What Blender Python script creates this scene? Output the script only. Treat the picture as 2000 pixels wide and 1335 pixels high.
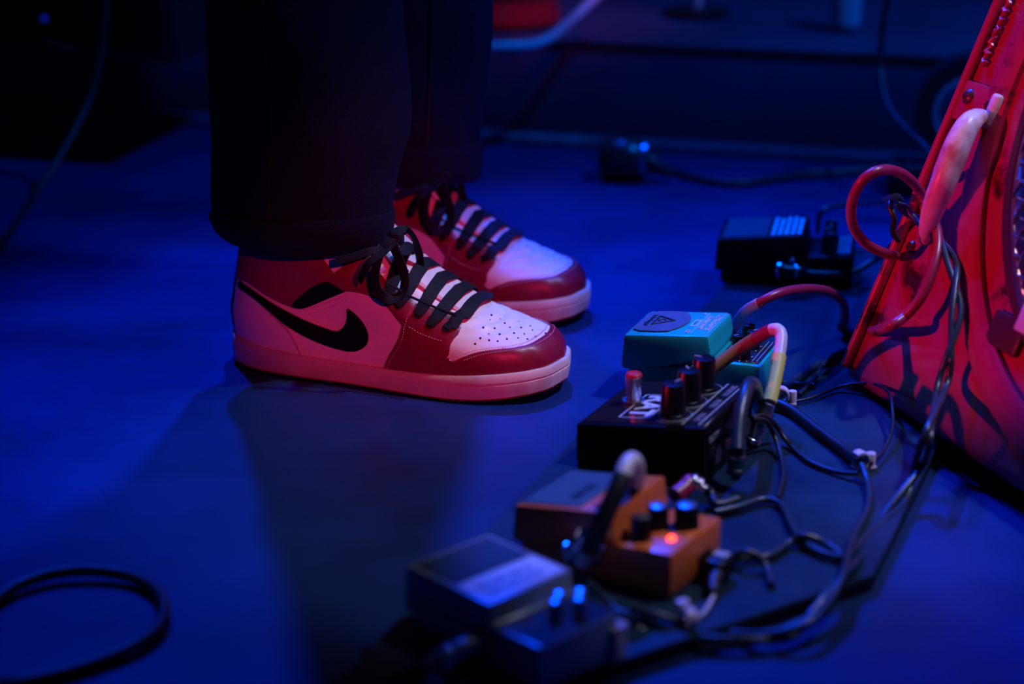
import bpy, bmesh, math, random
import numpy as np
from mathutils import Vector, Matrix

random.seed(7)
for o in list(bpy.data.objects):
    bpy.data.objects.remove(o, do_unlink=True)
S = bpy.context.scene
COL = S.collection

# ------------------------------------------------------------------ camera
W_PX, H_PX, F_PX = 2000.0, 1335.0, 3722.0
HORIZON = -600.0
PITCH = math.atan((667.5 - HORIZON) / F_PX)
CAM_H = 0.538
cam_d = bpy.data.cameras.new('camera')
cam_d.sensor_width = 36.0
cam_d.lens = F_PX * 36.0 / W_PX
cam_d.clip_start = 0.05
cam = bpy.data.objects.new('camera', cam_d)
COL.objects.link(cam)
cam.location = (0, 0, CAM_H)
cam.rotation_euler = (math.pi / 2 - PITCH, 0, 0)
S.camera = cam
cam_d.dof.use_dof = True
cam_d.dof.focus_distance = 1.50
cam_d.dof.aperture_fstop = 3.0

# ------------------------------------------------------------------ light
S.view_settings.view_transform = 'Standard'
S.view_settings.look = 'None'
S.view_settings.exposure = 0.0
S.view_settings.gamma = 1.0
S.view_settings.use_curve_mapping = False
wd = bpy.data.worlds.new('dark_club')
S.world = wd
wd.use_nodes = True
wd.node_tree.nodes['Background'].inputs[0].default_value = (0.010, 0.020, 0.110, 1)
wd.node_tree.nodes['Background'].inputs[1].default_value = 0.12


def spot(name, loc, target, color, energy, angle, blend=0.5, radius=0.05):
    l = bpy.data.lights.new(name, 'SPOT')
    l.color = color
    l.energy = energy
    l.spot_size = math.radians(angle)
    l.spot_blend = blend
    l.shadow_soft_size = radius
    o = bpy.data.objects.new(name, l)
    COL.objects.link(o)
    o.location = loc
    o.rotation_euler = (Vector(target) - Vector(loc)).to_track_quat('-Z', 'Y').to_euler()
    return o


spot('stage_lamp_blue', (-0.06, 2.75, 2.1), (0.22, 1.36, 0.0), (0.0, 0.055, 1.0), 380, 42, 0.9, 0.04)
spot('stage_lamp_blue', (-0.54, 2.75, 2.1), (0.02, 1.30, 0.0), (0.0, 0.05, 1.0), 240, 38, 0.9, 0.04)
spot('stage_lamp_blue_wash', (1.3, 1.45, 2.5), (0.30, 2.20, 0.05), (0.0, 0.14, 1.0), 270, 50, 0.9, 0.10)
spot('stage_lamp_red', (-2.4, 0.55, 0.55), (0.32, 1.37, 0.25), (1.0, 0.025, 0.14), 230, 9.8, 0.35, 0.03)
spot('stage_lamp_red', (0.45, -0.60, 0.95), (-0.075, 1.53, 0.085), (1.0, 0.022, 0.11), 96, 8.8, 0.7, 0.03)
spot('stage_lamp_red', (0.85, 1.2, 1.5), (0.02, 2.60, 0.14), (1.0, 0.04, 0.08), 55, 13, 0.8, 0.04)
spot('stage_lamp_pale', (1.0, 1.24, 1.9), (0.09, 1.31, 0.03), (0.74, 0.72, 0.86), 100, 20, 0.6, 0.05)



# ------------------------------------------------------------------ pixel helpers (photo frame 2000x1335)
FV = np.array([0, math.cos(PITCH), -math.sin(PITCH)])
UV = np.array([0, math.sin(PITCH), math.cos(PITCH)])
RV = np.array([1.0, 0, 0])
CP = np.array([0, 0, CAM_H])


def ray(x, y):
    return FV + (x - 1000.0) / F_PX * RV + (667.5 - y) / F_PX * UV


def G(x, y, z=0.0):
    r = ray(x, y)
    return CP + r * (z - CAM_H) / r[2]


def D(x, y, depth_y):
    r = ray(x, y)
    return CP + r * depth_y / r[1]


def proj(P):
    q = np.asarray(P) - CP
    z = q @ FV
    return np.stack([1000 + F_PX * (q @ RV) / z, 667.5 - F_PX * (q @ UV) / z], -1)


# ------------------------------------------------------------------ materials
MATS = {}


def mat(name, color, rough=0.5, metal=0.0, var=0.0, vscale=20.0, bump=0.0, bscale=80.0, color2=None,
        thr=None, spec=0.5, coat=0.0, emit=None, estr=0.0, sheen=0.0, bdist=0.002):
    m = bpy.data.materials.new(name)
    m.use_nodes = True
    nt = m.node_tree
    b = nt.nodes['Principled BSDF']
    b.inputs['Base Color'].default_value = (*color, 1)
    b.inputs['Roughness'].default_value = rough
    b.inputs['Metallic'].default_value = metal
    b.inputs['Specular IOR Level'].default_value = spec
    b.inputs['Coat Weight'].default_value = coat
    b.inputs['Sheen Weight'].default_value = sheen
    if emit:
        b.inputs['Emission Color'].default_value = (*emit, 1)
        b.inputs['Emission Strength'].default_value = estr
    tc = nt.nodes.new('ShaderNodeTexCoord')
    if var or color2:
        n = nt.nodes.new('ShaderNodeTexNoise')
        n.inputs['Scale'].default_value = vscale
        n.inputs['Detail'].default_value = 6
        n.inputs['Roughness'].default_value = 0.6
        nt.links.new(tc.outputs['Object'], n.inputs['Vector'])
        r = nt.nodes.new('ShaderNodeValToRGB')
        lo, hi = thr if thr else (0.3, 0.7)
        r.color_ramp.elements[0].position = lo
        r.color_ramp.elements[1].position = hi
        c2 = color2 if color2 else tuple(c * (1 - var) for c in color)
        r.color_ramp.elements[0].color = (*c2, 1)
        r.color_ramp.elements[1].color = (*color, 1)
        nt.links.new(n.outputs['Fac'], r.inputs['Fac'])
        nt.links.new(r.outputs['Color'], b.inputs['Base Color'])
    if bump:
        n2 = nt.nodes.new('ShaderNodeTexNoise')
        n2.inputs['Scale'].default_value = bscale
        n2.inputs['Detail'].default_value = 4
        nt.links.new(tc.outputs['Object'], n2.inputs['Vector'])
        bp = nt.nodes.new('ShaderNodeBump')
        bp.inputs['Strength'].default_value = bump
        bp.inputs['Distance'].default_value = bdist
        nt.links.new(n2.outputs['Fac'], bp.inputs['Height'])
        nt.links.new(bp.outputs['Normal'], b.inputs['Normal'])
    MATS[name] = m
    return m


def floor_mat():
    m = bpy.data.materials.new('stage_floor')
    m.use_nodes = True
    nt = m.node_tree
    b = nt.nodes['Principled BSDF']
    b.inputs['Specular IOR Level'].default_value = 0.22
    tc = nt.nodes.new('ShaderNodeTexCoord')
    n = nt.nodes.new('ShaderNodeTexNoise')
    n.inputs['Scale'].default_value = 4.5
    n.inputs['Detail'].default_value = 8
    n.inputs['Roughness'].default_value = 0.62
    nt.links.new(tc.outputs['Object'], n.inputs['Vector'])
    r = nt.nodes.new('ShaderNodeValToRGB')
    r.color_ramp.elements[0].position = 0.32
    r.color_ramp.elements[0].color = (0.002, 0.012, 0.062, 1)
    r.color_ramp.elements[1].position = 0.70
    r.color_ramp.elements[1].color = (0.004, 0.030, 0.165, 1)
    nt.links.new(n.outputs['Fac'], r.inputs['Fac'])
    # long worn scratches
    mp = nt.nodes.new('ShaderNodeMapping')
    mp.inputs['Rotation'].default_value = (0, 0, 0.5)
    mp.inputs['Scale'].default_value = (5.0, 70.0, 1)
    nt.links.new(tc.outputs['Object'], mp.inputs['Vector'])
    n2 = nt.nodes.new('ShaderNodeTexNoise')
    n2.inputs['Scale'].default_value = 2.2
    n2.inputs['Detail'].default_value = 3
    n2.inputs['Distortion'].default_value = 0.8
    nt.links.new(mp.outputs['Vector'], n2.inputs['Vector'])
    r2 = nt.nodes.new('ShaderNodeValToRGB')
    r2.color_ramp.elements[0].position = 0.70
    r2.color_ramp.elements[0].color = (0, 0, 0, 1)
    r2.color_ramp.elements[1].position = 0.78
    r2.color_ramp.elements[1].color = (0.25, 0.25, 0.25, 1)
    nt.links.new(n2.outputs['Fac'], r2.inputs['Fac'])
    mx = nt.nodes.new('ShaderNodeMix')
    mx.data_type = 'RGBA'
    mx.inputs['B'].default_value = (0.03, 0.05, 0.12, 1)
    nt.links.new(r2.outputs['Color'], mx.inputs['Factor'])
    nt.links.new(r.outputs['Color'], mx.inputs['A'])
    nt.links.new(mx.outputs['Result'], b.inputs['Base Color'])
    rr = nt.nodes.new('ShaderNodeMapRange')
    rr.inputs['To Min'].default_value = 0.34
    rr.inputs['To Max'].default_value = 0.62
    nt.links.new(n.outputs['Fac'], rr.inputs['Value'])
    nt.links.new(rr.outputs['Result'], b.inputs['Roughness'])
    n3 = nt.nodes.new('ShaderNodeTexNoise')
    n3.inputs['Scale'].default_value = 45
    n3.inputs['Detail'].default_value = 5
    nt.links.new(tc.outputs['Object'], n3.inputs['Vector'])
    bp = nt.nodes.new('ShaderNodeBump')
    bp.inputs['Strength'].default_value = 0.18
    bp.inputs['Distance'].default_value = 0.002
    nt.links.new(n3.outputs['Fac'], bp.inputs['Height'])
    nt.links.new(bp.outputs['Normal'], b.inputs['Normal'])
    MATS['floor'] = m


floor_mat()
mat('riser', (0.035, 0.05, 0.11), 0.5, var=0.4, vscale=6, bump=0.2)
mat('wall', (0.01, 0.01, 0.014), 0.8, bump=0.3, var=0.3)
mat('scuff', (0.20, 0.17, 0.20), 0.6, color2=(0.05, 0.055, 0.10), vscale=30, thr=(0.4, 0.62))
mat('board', (0.008, 0.036, 0.070), 0.42, spec=0.25, color2=(0.003, 0.010, 0.026), vscale=9, thr=(0.35, 0.66), bump=0.35, bscale=25)
mat('board_edge', (0.006, 0.006, 0.009), 0.6, var=0.3)
mat('leather_red', (0.22, 0.006, 0.032), 0.38, var=0.18, vscale=60, bump=0.18, bscale=350, bdist=0.0006)
mat('leather_white', (0.80, 0.78, 0.78), 0.42, var=0.10, vscale=50, bump=0.22, bscale=260, bdist=0.0008)
mat('leather_black', (0.003, 0.003, 0.005), 0.5, spec=0.2, var=0.2, bump=0.15, bscale=300, bdist=0.0006)
mat('rubber_white', (0.62, 0.55, 0.54), 0.5, color2=(0.46, 0.38, 0.38), vscale=35, thr=(0.35, 0.6), bump=0.1, bscale=200)
mat('rubber_red', (0.30, 0.012, 0.030), 0.55, var=0.3, vscale=60)
mat('lace', (0.004, 0.007, 0.016), 0.75, spec=0.3, var=0.3, vscale=200, bump=0.5, bscale=900, bdist=0.0006)
mat('lace_tip', (0.35, 0.35, 0.40), 0.3, var=0.1)
mat('thread', (0.62, 0.36, 0.38), 0.6, var=0.1)
mat('lining', (0.02, 0.02, 0.03), 0.9, var=0.2, bump=0.3, bscale=400)
mat('denim', (0.0065, 0.008, 0.030), 0.9, spec=0.15, var=0.35, vscale=240, bump=0.5, bscale=700, bdist=0.0008)
mat('denim_thread', (0.014, 0.011, 0.016), 0.8, var=0.2)
mat('skin', (0.45, 0.28, 0.22), 0.55, var=0.1)
mat('chrome', (0.82, 0.82, 0.84), 0.25, 1.0, var=0.08, vscale=40)
mat('steel', (0.55, 0.55, 0.57), 0.32, 1.0, var=0.15, vscale=30)
mat('black_plastic', (0.003, 0.003, 0.005), 0.34, spec=0.35, var=0.25, bump=0.05)
mat('black_rubber', (0.011, 0.013, 0.017), 0.42, var=0.25, vscale=80, bump=0.06)
mat('navy_rubber', (0.012, 0.030, 0.055), 0.36, var=0.25, vscale=60)
mat('teal_paint', (0.010, 0.40, 0.40), 0.34, var=0.10, vscale=25, coat=0.05, spec=0.35)
mat('teal_pad', (0.055, 0.075, 0.16), 0.75, var=0.2, vscale=120, bump=0.3, bscale=500)
mat('orange_paint', (0.62, 0.125, 0.035), 0.33, var=0.10, vscale=30, coat=0.25)
mat('blue_paint', (0.24, 0.32, 0.44), 0.34, 0.25, var=0.12, vscale=30)
mat('pale_print', (0.70, 0.72, 0.80), 0.4, var=0.08)
mat('pad_dark', (0.018, 0.032, 0.055), 0.62, var=0.25, vscale=90, bump=0.25, bscale=400)
mat('pad_slate', (0.03, 0.075, 0.11), 0.6, var=0.25, vscale=40, bump=0.25, bscale=400)
mat('black_paint', (0.0015, 0.002, 0.004), 0.5, spec=0.14, var=0.3, vscale=30, bump=0.05)
mat('black_gloss', (0.013, 0.010, 0.014), 0.22, var=0.25, vscale=22)
mat('print_white', (0.62, 0.62, 0.66), 0.5, var=0.08)
mat('print_grey', (0.28, 0.29, 0.33), 0.5, var=0.15)
mat('print_dark', (0.010, 0.012, 0.018), 0.5, var=0.1)
mat('plate_blue', (0.014, 0.022, 0.05), 0.25, var=0.2)
mat('red_led', (0.8, 0.05, 0.01), 0.3, emit=(1.0, 0.06, 0.015), estr=5.0, var=0.02)
mat('blue_led', (0.05, 0.1, 0.8), 0.3, emit=(0.05, 0.15, 1.0), estr=0.03, var=0.02)
mat('red_cap', (0.55, 0.02, 0.03), 0.35, var=0.1)
mat('cable_maroon', (0.05, 0.008, 0.010), 0.5, var=0.2)
mat('cable_red', (0.30, 0.012, 0.055), 0.35, var=0.2, vscale=40)
mat('cable_white', (0.60, 0.55, 0.62), 0.38, var=0.12, vscale=40)
mat('cable_brown', (0.30, 0.19, 0.055), 0.45, var=0.3, vscale=70)
mat('tape_yellow', (0.62, 0.56, 0.12), 0.5, var=0.15, vscale=60)
mat('tape_grey', (0.36, 0.36, 0.42), 0.5, var=0.15)
mat('clip_white', (0.62, 0.50, 0.56), 0.4, var=0.1)
mat('amp_red', (0.38, 0.010, 0.045), 0.36, color2=(0.045, 0.004, 0.010), vscale=11, thr=(0.375, 0.43), bump=0.22, bscale=28, bdist=0.003, coat=0.15)
mat('amp_dark', (0.075, 0.012, 0.014), 0.38, var=0.35, vscale=16, bump=0.2, bscale=40)
mat('handle_paint', (0.78, 0.60, 0.62), 0.36, color2=(0.42, 0.03, 0.05), vscale=24, thr=(0.36, 0.60), bump=0.12, bscale=60)
mat('cream', (0.60, 0.50, 0.36), 0.5, var=0.2)
mat('drum_red', (0.30, 0.010, 0.018), 0.35, var=0.2)
mat('pale_plastic', (0.42, 0.44, 0.52), 0.45, var=0.12)
mat('dark_case', (0.010, 0.010, 0.013), 0.6, var=0.3, bump=0.2)
mat('green_dark', (0.010, 0.045, 0.040), 0.3, 0.4, var=0.3)


# ------------------------------------------------------------------ mesh helpers
class MB:
    def __init__(self):
        self.v, self.f = [], []

    def add(self, verts, faces):
        n = len(self.v)
        self.v += [tuple(map(float, p)) for p in verts]
        self.f += [tuple(i + n for i in q) for q in faces]
        return self

    def from_bm(self, bm, M=None):
        bm.verts.ensure_lookup_table()
        bm.verts.index_update()
        vs = [(M @ v.co if M else v.co) for v in bm.verts]
        self.add(vs, [[v.index for v in f.verts] for f in bm.faces])
        bm.free()
        return self

    def box(self, x0, x1, y0, y1, z0, z1, bev=0.0, seg=2, M=None):
        bm = bmesh.new()
        bmesh.ops.create_cube(bm, size=1)
        for v in bm.verts:
            v.co = Vector(((x0 + x1) / 2 + v.co.x * (x1 - x0), (y0 + y1) / 2 + v.co.y * (y1 - y0), (z0 + z1) / 2 + v.co.z * (z1 - z0)))
        if bev:
            bmesh.ops.bevel(bm, geom=bm.edges[:], offset=bev, segments=seg, profile=0.5, affect='EDGES')
        return self.from_bm(bm, M)

    def prism(self, prof, y0, y1, bev=0.0, seg=2, M=None, axis='y'):
        """prof: closed polygon of (a, b); extruded along the third axis"""
        bm = bmesh.new()

        def P(a, b, c):
            return {'y': (a, c, b), 'z': (a, b, c), 'x': (c, a, b)}[axis]
        A = [bm.verts.new(P(a, b, y0)) for a, b in prof]
        B = [bm.verts.new(P(a, b, y1)) for a, b in prof]
        n = len(prof)
        bm.faces.new(A)
        bm.faces.new(B[::-1])
        for i in range(n):
            bm.faces.new((A[i], B[i], B[(i + 1) % n], A[(i + 1) % n]))
        bmesh.ops.recalc_face_normals(bm, faces=bm.faces[:])
        if bev:
            bmesh.ops.bevel(bm, geom=bm.edges[:], offset=bev, segments=seg, profile=0.5, affect='EDGES', clamp_overlap=True)
        return self.from_bm(bm, M)

    def lathe(self, prof, n=24, M=None, cap=True):
        vs, fs = [], []
        for r, z in prof:
            for i in range(n):
                a = 2 * math.pi * i / n
                p = Vector((r * math.cos(a), r * math.sin(a), z))
                vs.append(M @ p if M else p)
        for j in range(len(prof) - 1):
            for i in range(n):
                fs.append((j * n + i, j * n + (i + 1) % n, (j + 1) * n + (i + 1) % n, (j + 1) * n + i))
        if cap:
            fs.append(tuple(range(n))[::-1])
            fs.append(tuple((len(prof) - 1) * n + i for i in range(n)))
        return self.add(vs, fs)

    def cyl(self, p0, p1, r0, r1=None, n=16, bev=0.0):
        p0, p1 = Vector(p0), Vector(p1)
        h = (p1 - p0).length
        M = Matrix.Translation(p0) @ (p1 - p0).to_track_quat('Z', 'Y').to_matrix().to_4x4()
        r1 = r0 if r1 is None else r1
        pr = [(r0, 0), (r1, h)] if not bev else [(r0 - bev, 0), (r0, bev), (r1, h - bev), (r1 - bev * 0.4, h - bev * 0.25), (r1 - bev, h)]
        return self.lathe(pr, n, M)

    def tube(self, pts, r, n=10, caps=True, wh=None, normals=None, closed=False):
        """sweep a circle (or flat wh=(w,h) section) along pts; r scalar or list"""
        P = [Vector(p) for p in pts]
        m = len(P)
        vs, fs = [], []
        prev = None
        for i in range(m):
            if closed:
                t = (P[(i + 1) % m] - P[i - 1]).normalized()
            else:
                t = (P[min(i + 1, m - 1)] - P[max(i - 1, 0)]).normalized()
            if normals is not None:
                nn = Vector(normals[i])
            else:
                nn = prev if prev is not None else (Vector((0, 0, 1)) if abs(t.z) < 0.9 else Vector((0, 1, 0)))
            nn = (nn - t * nn.dot(t)).normalized()
            prev = nn
            bb = t.cross(nn)
            rr = r[i] if isinstance(r, (list, tuple, np.ndarray)) else r
            for j in range(n):
                a = 2 * math.pi * j / n
                if wh:
                    c, s = math.cos(a), math.sin(a)
                    c = math.copysign(abs(c) ** 0.45, c)
                    s = math.copysign(abs(s) ** 0.45, s)
                    vs.append(P[i] + bb * c * wh[0] / 2 * rr + nn * s * wh[1] / 2)
                else:
                    vs.append(P[i] + (bb * math.cos(a) + nn * math.sin(a)) * rr)
        for i in range(m if closed else m - 1):
            for j in range(n):
                i2 = (i + 1) % m
                fs.append((i * n + j, i * n + (j + 1) % n, i2 * n + (j + 1) % n, i2 * n + j))
        if caps and not closed:
            fs.append(tuple(range(n))[::-1])
            fs.append(tuple((m - 1) * n + j for j in range(n)))
        return self.add(vs, fs)


def catmull(pts, per=8, closed=False):
    P = [np.asarray(p, float) for p in pts]
    n = len(P)
    out = []
    for i in range(n if closed else n - 1):
        if closed:
            p0, p1, p2, p3 = P[i - 1], P[i], P[(i + 1) % n], P[(i + 2) % n]
        else:
            p0, p1, p2, p3 = P[max(i - 1, 0)], P[i], P[i + 1], P[min(i + 2, n - 1)]
        for k in range(per):
            t = k / per
            out.append(0.5 * (2 * p1 + (p2 - p0) * t + (2 * p0 - 5 * p1 + 4 * p2 - p3) * t * t + (3 * p1 - p0 - 3 * p2 + p3) * t ** 3))
    if not closed:
        out.append(P[-1])
    return out


def tag(o, label=None, cat=None, group=None, kind=None):
    if label:
        o['label'] = label
    if cat:
        o['category'] = cat
    if group:
        o['group'] = group
    if kind:
        o['kind'] = kind
    return o


def build(name, mb, material, parent=None, smooth=True, angle=40, recenter=False, label=None, cat=None, group=None, kind=None):
    v, f = mb.v, mb.f
    off = Vector((0, 0, 0))
    if recenter:
        a = np.array(v)
        off = Vector(((a[:, 0].min() + a[:, 0].max()) / 2, (a[:, 1].min() + a[:, 1].max()) / 2, a[:, 2].min()))
        v = [tuple(Vector(p) - off) for p in v]
    me = bpy.data.meshes.new(name)
    me.from_pydata(v, [], f)
    me.validate()
    bm = bmesh.new()
    bm.from_mesh(me)
    bmesh.ops.recalc_face_normals(bm, faces=bm.faces[:])
    if smooth:
        ca = math.radians(angle)
        for fc in bm.faces:
            fc.smooth = True
        for e in bm.edges:
            if len(e.link_faces) == 2 and e.calc_face_angle(0) > ca:
                e.smooth = False
    bm.to_mesh(me)
    bm.free()
    me.materials.append(MATS[material])
    o = bpy.data.objects.new(name, me)
    COL.objects.link(o)
    o.location = off
    if parent:
        o.parent = parent
    tag(o, label, cat, group, kind)
    return o


def thing(name, label, cat, loc=(0, 0, 0), rotz=0.0, group=None, parent=None):
    o = bpy.data.objects.new(name, None)
    o.empty_display_size = 0.03
    COL.objects.link(o)
    o.location = loc
    o.rotation_euler = (0, 0, rotz)
    if parent:
        o.parent = parent
    tag(o, label, cat, group)
    return o


def text_verts(body, size, extrude=0.0002, bold=0.0, width=None):
    cu = bpy.data.curves.new('lettering', 'FONT')
    cu.body = body
    cu.size = size
    cu.extrude = extrude
    cu.offset = bold
    cu.align_x = 'CENTER'
    cu.align_y = 'CENTER'
    cu.resolution_u = 3
    ob = bpy.data.objects.new('lettering', cu)
    COL.objects.link(ob)
    dg = bpy.context.evaluated_depsgraph_get()
    me = bpy.data.meshes.new_from_object(ob.evaluated_get(dg))
    vs = [tuple(v.co) for v in me.vertices]
    fs = [tuple(p.vertices) for p in me.polygons]
    bpy.data.objects.remove(ob)
    bpy.data.curves.remove(cu)
    bpy.data.meshes.remove(me)
    if width:
        a = np.array(vs)
        k = width / (a[:, 0].max() - a[:, 0].min())
        vs = [(x * k, y, z) for x, y, z in vs]
    return vs, fs


# ------------------------------------------------------------------ the stage
floor = build('floor', MB().box(-3.5, 3.5, -0.8, 5.5, -0.05, 0.0), 'floor', smooth=False, kind='structure')
build('wall_back', MB().box(-3.5, 3.5, 5.4, 5.5, 0, 3.2), 'wall', smooth=False, kind='structure')
RZ = math.atan2(2.272 - 2.509, 0.4996 + 0.445)
rM = Matrix.Translation((0.0, 2.393, 0)) @ Matrix.Rotation(RZ, 4, 'Z')
riser = thing('stage_riser', 'low dark stage riser across the back behind the musician', 'riser')
riser.matrix_world = rM
build('deck', MB().box(-3.2, 3.2, 0.0, 2.2, 0.0, 0.122, 0.004), 'riser', riser)
build('light_ledge', MB().box(-3.2, 3.2, -0.045, -0.0005, 0.0, 0.010, 0.002), 'riser', riser)  # foot ledge pushed out to catch lamp light as a bright line
build('worn_edging', MB().box(-0.05, 0.19, -0.0465, -0.0300, 0.0003, 0.0125, 0.001), 'scuff', riser, label='pale scuffed strip at the riser foot')
build('edge_trim', MB().box(-3.2, 3.2, -0.003, 0.006, 0.1225, 0.1255, 0.0008), 'board_edge', riser)

# ------------------------------------------------------------------ the musician: trousers and sneakers
def hermite(x, xs, ys):
    xs = np.asarray(xs, float)
    ys = np.asarray(ys, float)
    x = np.asarray(x, float)
    m = np.gradient(ys, xs)
    i = np.clip(np.searchsorted(xs, x) - 1, 0, len(xs) - 2)
    h = xs[i + 1] - xs[i]
    t = np.clip((x - xs[i]) / h, 0, 1)
    return (2 * t**3 - 3 * t**2 + 1) * ys[i] + (t**3 - 2 * t**2 + t) * h * m[i] + (-2 * t**3 + 3 * t**2) * ys[i + 1] + (t**3 - t**2) * h * m[i + 1]


SK = [0, .06, .12, .2, .3, .4, .5, .6, .7, .8, .9, 1]
XF = [.288, .2860, .2800, .263, .238, .215, .194, .173, .153, .137, .126, .119]
ZF = [.026, .036, .0435, .0505, .0580, .0660, .0770, .0905, .106, .121, .135, .148]
XB = [0, -.002, -.003, -.003, -.001, .001, .003, .005, .007, .009, .010, .010]
ZB = [.021, .028, .036, .044, .054, .064, .073, .082, .092, .102, .112, .120]
SS = [0, .02, .06, .12, .2, .3, .42, .55, .66, .75, .83, .9, .95, .985, 1]
HW = [0, .0125, .0225, .030, .034, .0355, .037, .042, .0465, .0480, .0465, .0405, .032, .018, 0]
WK = [0, .06, .15, .3, .5, .7, .85, 1]
WM = [1, 1.02, 1.0, .92, .84, .80, .80, .82]


def surf(a, k):
    """point on the shoe upper. a: 0 heel, .5 toe, below .5 outer side (-y); k: 0 sole to 1 collar"""
    a = np.asarray(a, float)
    k = np.asarray(k, float)
    a, k = np.broadcast_arrays(a, k)
    a = np.mod(a, 1.0)
    t = np.where(a <= .5, a * 2, 2 - a * 2)
    sg = np.where(a <= .5, -1, 1)
    s = (1 - np.cos(np.pi * t)) / 2
    xf, xb, zf, zb = (hermite(k, SK, q) for q in (XF, XB, ZF, ZB))
    x = xb + (xf - xb) * s
    wm = hermite(k, WK, WM)
    own = hermite(s, SS, HW) * wm
    foot = np.sin(np.pi * t) * .036
    bl = np.clip((k - .35) / .5, 0, 1)
    bl = bl * bl * (3 - 2 * bl)
    y = own * (1 - bl) + foot * bl * wm / .82
    z = zb + (zf - zb) * s - .0075 * np.sin(np.pi * s) * np.clip(1 - k / .45, 0, 1)
    # creases over the toe box
    cr = np.exp(-((t - 1) / .22)**2) * np.exp(-((k - .29) / .09)**2)
    z = z + cr * .0016 * np.sin(k * 110 + t * 9)
    c = .010 * np.clip(x / .288, 0, 1)**2
    return np.stack([x, c + sg * y, z], -1)


def snorm(a, k):
    e = 1e-3
    a = np.asarray(a, float)
    k = np.clip(np.asarray(k, float), 0, 1)
    da = surf(a + e, k) - surf(a - e, k)
    dk = surf(a, np.minimum(k + e, 1)) - surf(a, np.maximum(k - e, 0))
    n = np.cross(da, dk)
    n /= np.linalg.norm(n, axis=-1, keepdims=True) + 1e-12
    p = surf(a, k)
    ref = p - np.stack([np.clip(p[..., 0], .03, .2), np.zeros_like(p[..., 1]), np.full_like(p[..., 2], .03)], -1)
    sg = np.sign((n * ref).sum(-1, keepdims=True))
    return n * np.where(sg == 0, 1, sg)


SHOE_SC = 1.005


def shoe_matrix(x, y, yaw):
    return Matrix.Translation((x, y, 0)) @ Matrix.Rotation(yaw, 4, 'Z') @ Matrix.Scale(SHOE_SC, 4)


M_NEAR = shoe_matrix(-0.234, 1.546, -0.3454)
M_FAR = shoe_matrix(-0.205, 1.748, -0.3300)
MN = np.array(M_NEAR)
MNI = np.linalg.inv(MN)


def near_world(p):
    return np.asarray(p) @ MN[:3, :3].T + MN[:3, 3]


_ga, _gk = np.meshgrid(np.linspace(0, .56, 300), np.linspace(0, 1, 200), indexing='ij')
_gp = surf(_ga, _gk)
_gpx = proj(near_world(_gp))
_face = ((snorm(_ga, _gk) @ MN[:3, :3].T) * (CP - near_world(_gp))).sum(-1) > 0


def ak(px, py):
    d = ((_gpx - np.array([px, py]))**2).sum(-1) + np.where(_face, 0, 4000)
    i, j = np.unravel_index(np.argmin(d), d.shape)
    q = np.array([_ga[i, j], _gk[i, j]])
    for _ in range(4):
        f0 = proj(near_world(surf(*q)))
        J = np.stack([(proj(near_world(surf(q[0] + 1e-4, q[1]))) - f0) / 1e-4, (proj(near_world(surf(q[0], q[1] + 1e-4))) - f0) / 1e-4], -1)
        st = np.linalg.lstsq(J + np.eye(2) * 1e-6, np.array([px, py]) - f0, rcond=None)[0]
        st = np.clip(st, -.004, .004)
        q = q + st
    q[1] = np.clip(q[1], 0, 1)
    return tuple(q)


def crop(*pts):
    """points read off a 2.5x enlargement with corner (400, 420)"""
    return [ak(400 + x / 2.5, 420 + y / 2.5) for x, y in pts]


def resample(poly, n):
    P = np.array(catmull([np.array(p) for p in poly], 6))
    w = surf(P[:, 0], P[:, 1])
    d = np.r_[0, np.cumsum(np.linalg.norm(np.diff(w, axis=0), axis=1) + 1e-9)]
    t = np.linspace(0, d[-1], n)
    return np.stack([np.interp(t, d, P[:, 0]), np.interp(t, d, P[:, 1])], -1)


def mir(poly):
    return [(1 - a, k) for a, k in poly]


def panel(A, B, ns=28, nt=10, off=0.0, th=0.0013):
    A, B = resample(A, ns), resample(B, ns)
    t = np.linspace(0, 1, nt)
    g = A[:, None] * (1 - t)[None, :, None] + B[:, None] * t[None, :, None]
    P, N = surf(g[..., 0], g[..., 1]), snorm(g[..., 0], g[..., 1])
    h = np.full((ns, nt), th)
    h[:, 0] *= .55
    h[:, -1] *= .55
    h[0, :] *= .55
    h[-1, :] *= .55
    top = P + N * (off + h)[..., None]
    bot = P + N * (off - .0008)
    mb = MB()
    vs = list(top.reshape(-1, 3)) + list(bot.reshape(-1, 3))
    K = ns * nt
    fs = []
    for i in range(ns - 1):
        for j in range(nt - 1):
            q = (i * nt + j, i * nt + j + 1, (i + 1) * nt + j + 1, (i + 1) * nt + j)
            fs.append(q)
    rim = [i * nt for i in range(ns)] + [(ns - 1) * nt + j for j in range(1, nt)] + [i * nt + nt - 1 for i in range(ns - 2, -1, -1)] + [j for j in range(nt - 2, 0, -1)]
    for i in range(len(rim)):
        p, q = rim[i], rim[(i + 1) % len(rim)]
        fs.append((p, q, q + K, p + K))
    mb.add(vs, fs)
    return mb


def seam(poly, r=.0005, n=30, off=.0016, th=None):
    q = resample(poly, n)
    P = surf(q[:, 0], q[:, 1]) + snorm(q[:, 0], q[:, 1]) * off
    return [tuple(p) for p in P]


def stitches(mb, poly, n, off, r=.00035):
    """a row of separate short stitches"""
    q = resample(poly, n * 2)
    P = surf(q[:, 0], q[:, 1]) + snorm(q[:, 0], q[:, 1]) * off
    for i in range(n):
        mb.tube([P[2 * i], P[2 * i + 1]], r, 5)


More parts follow.
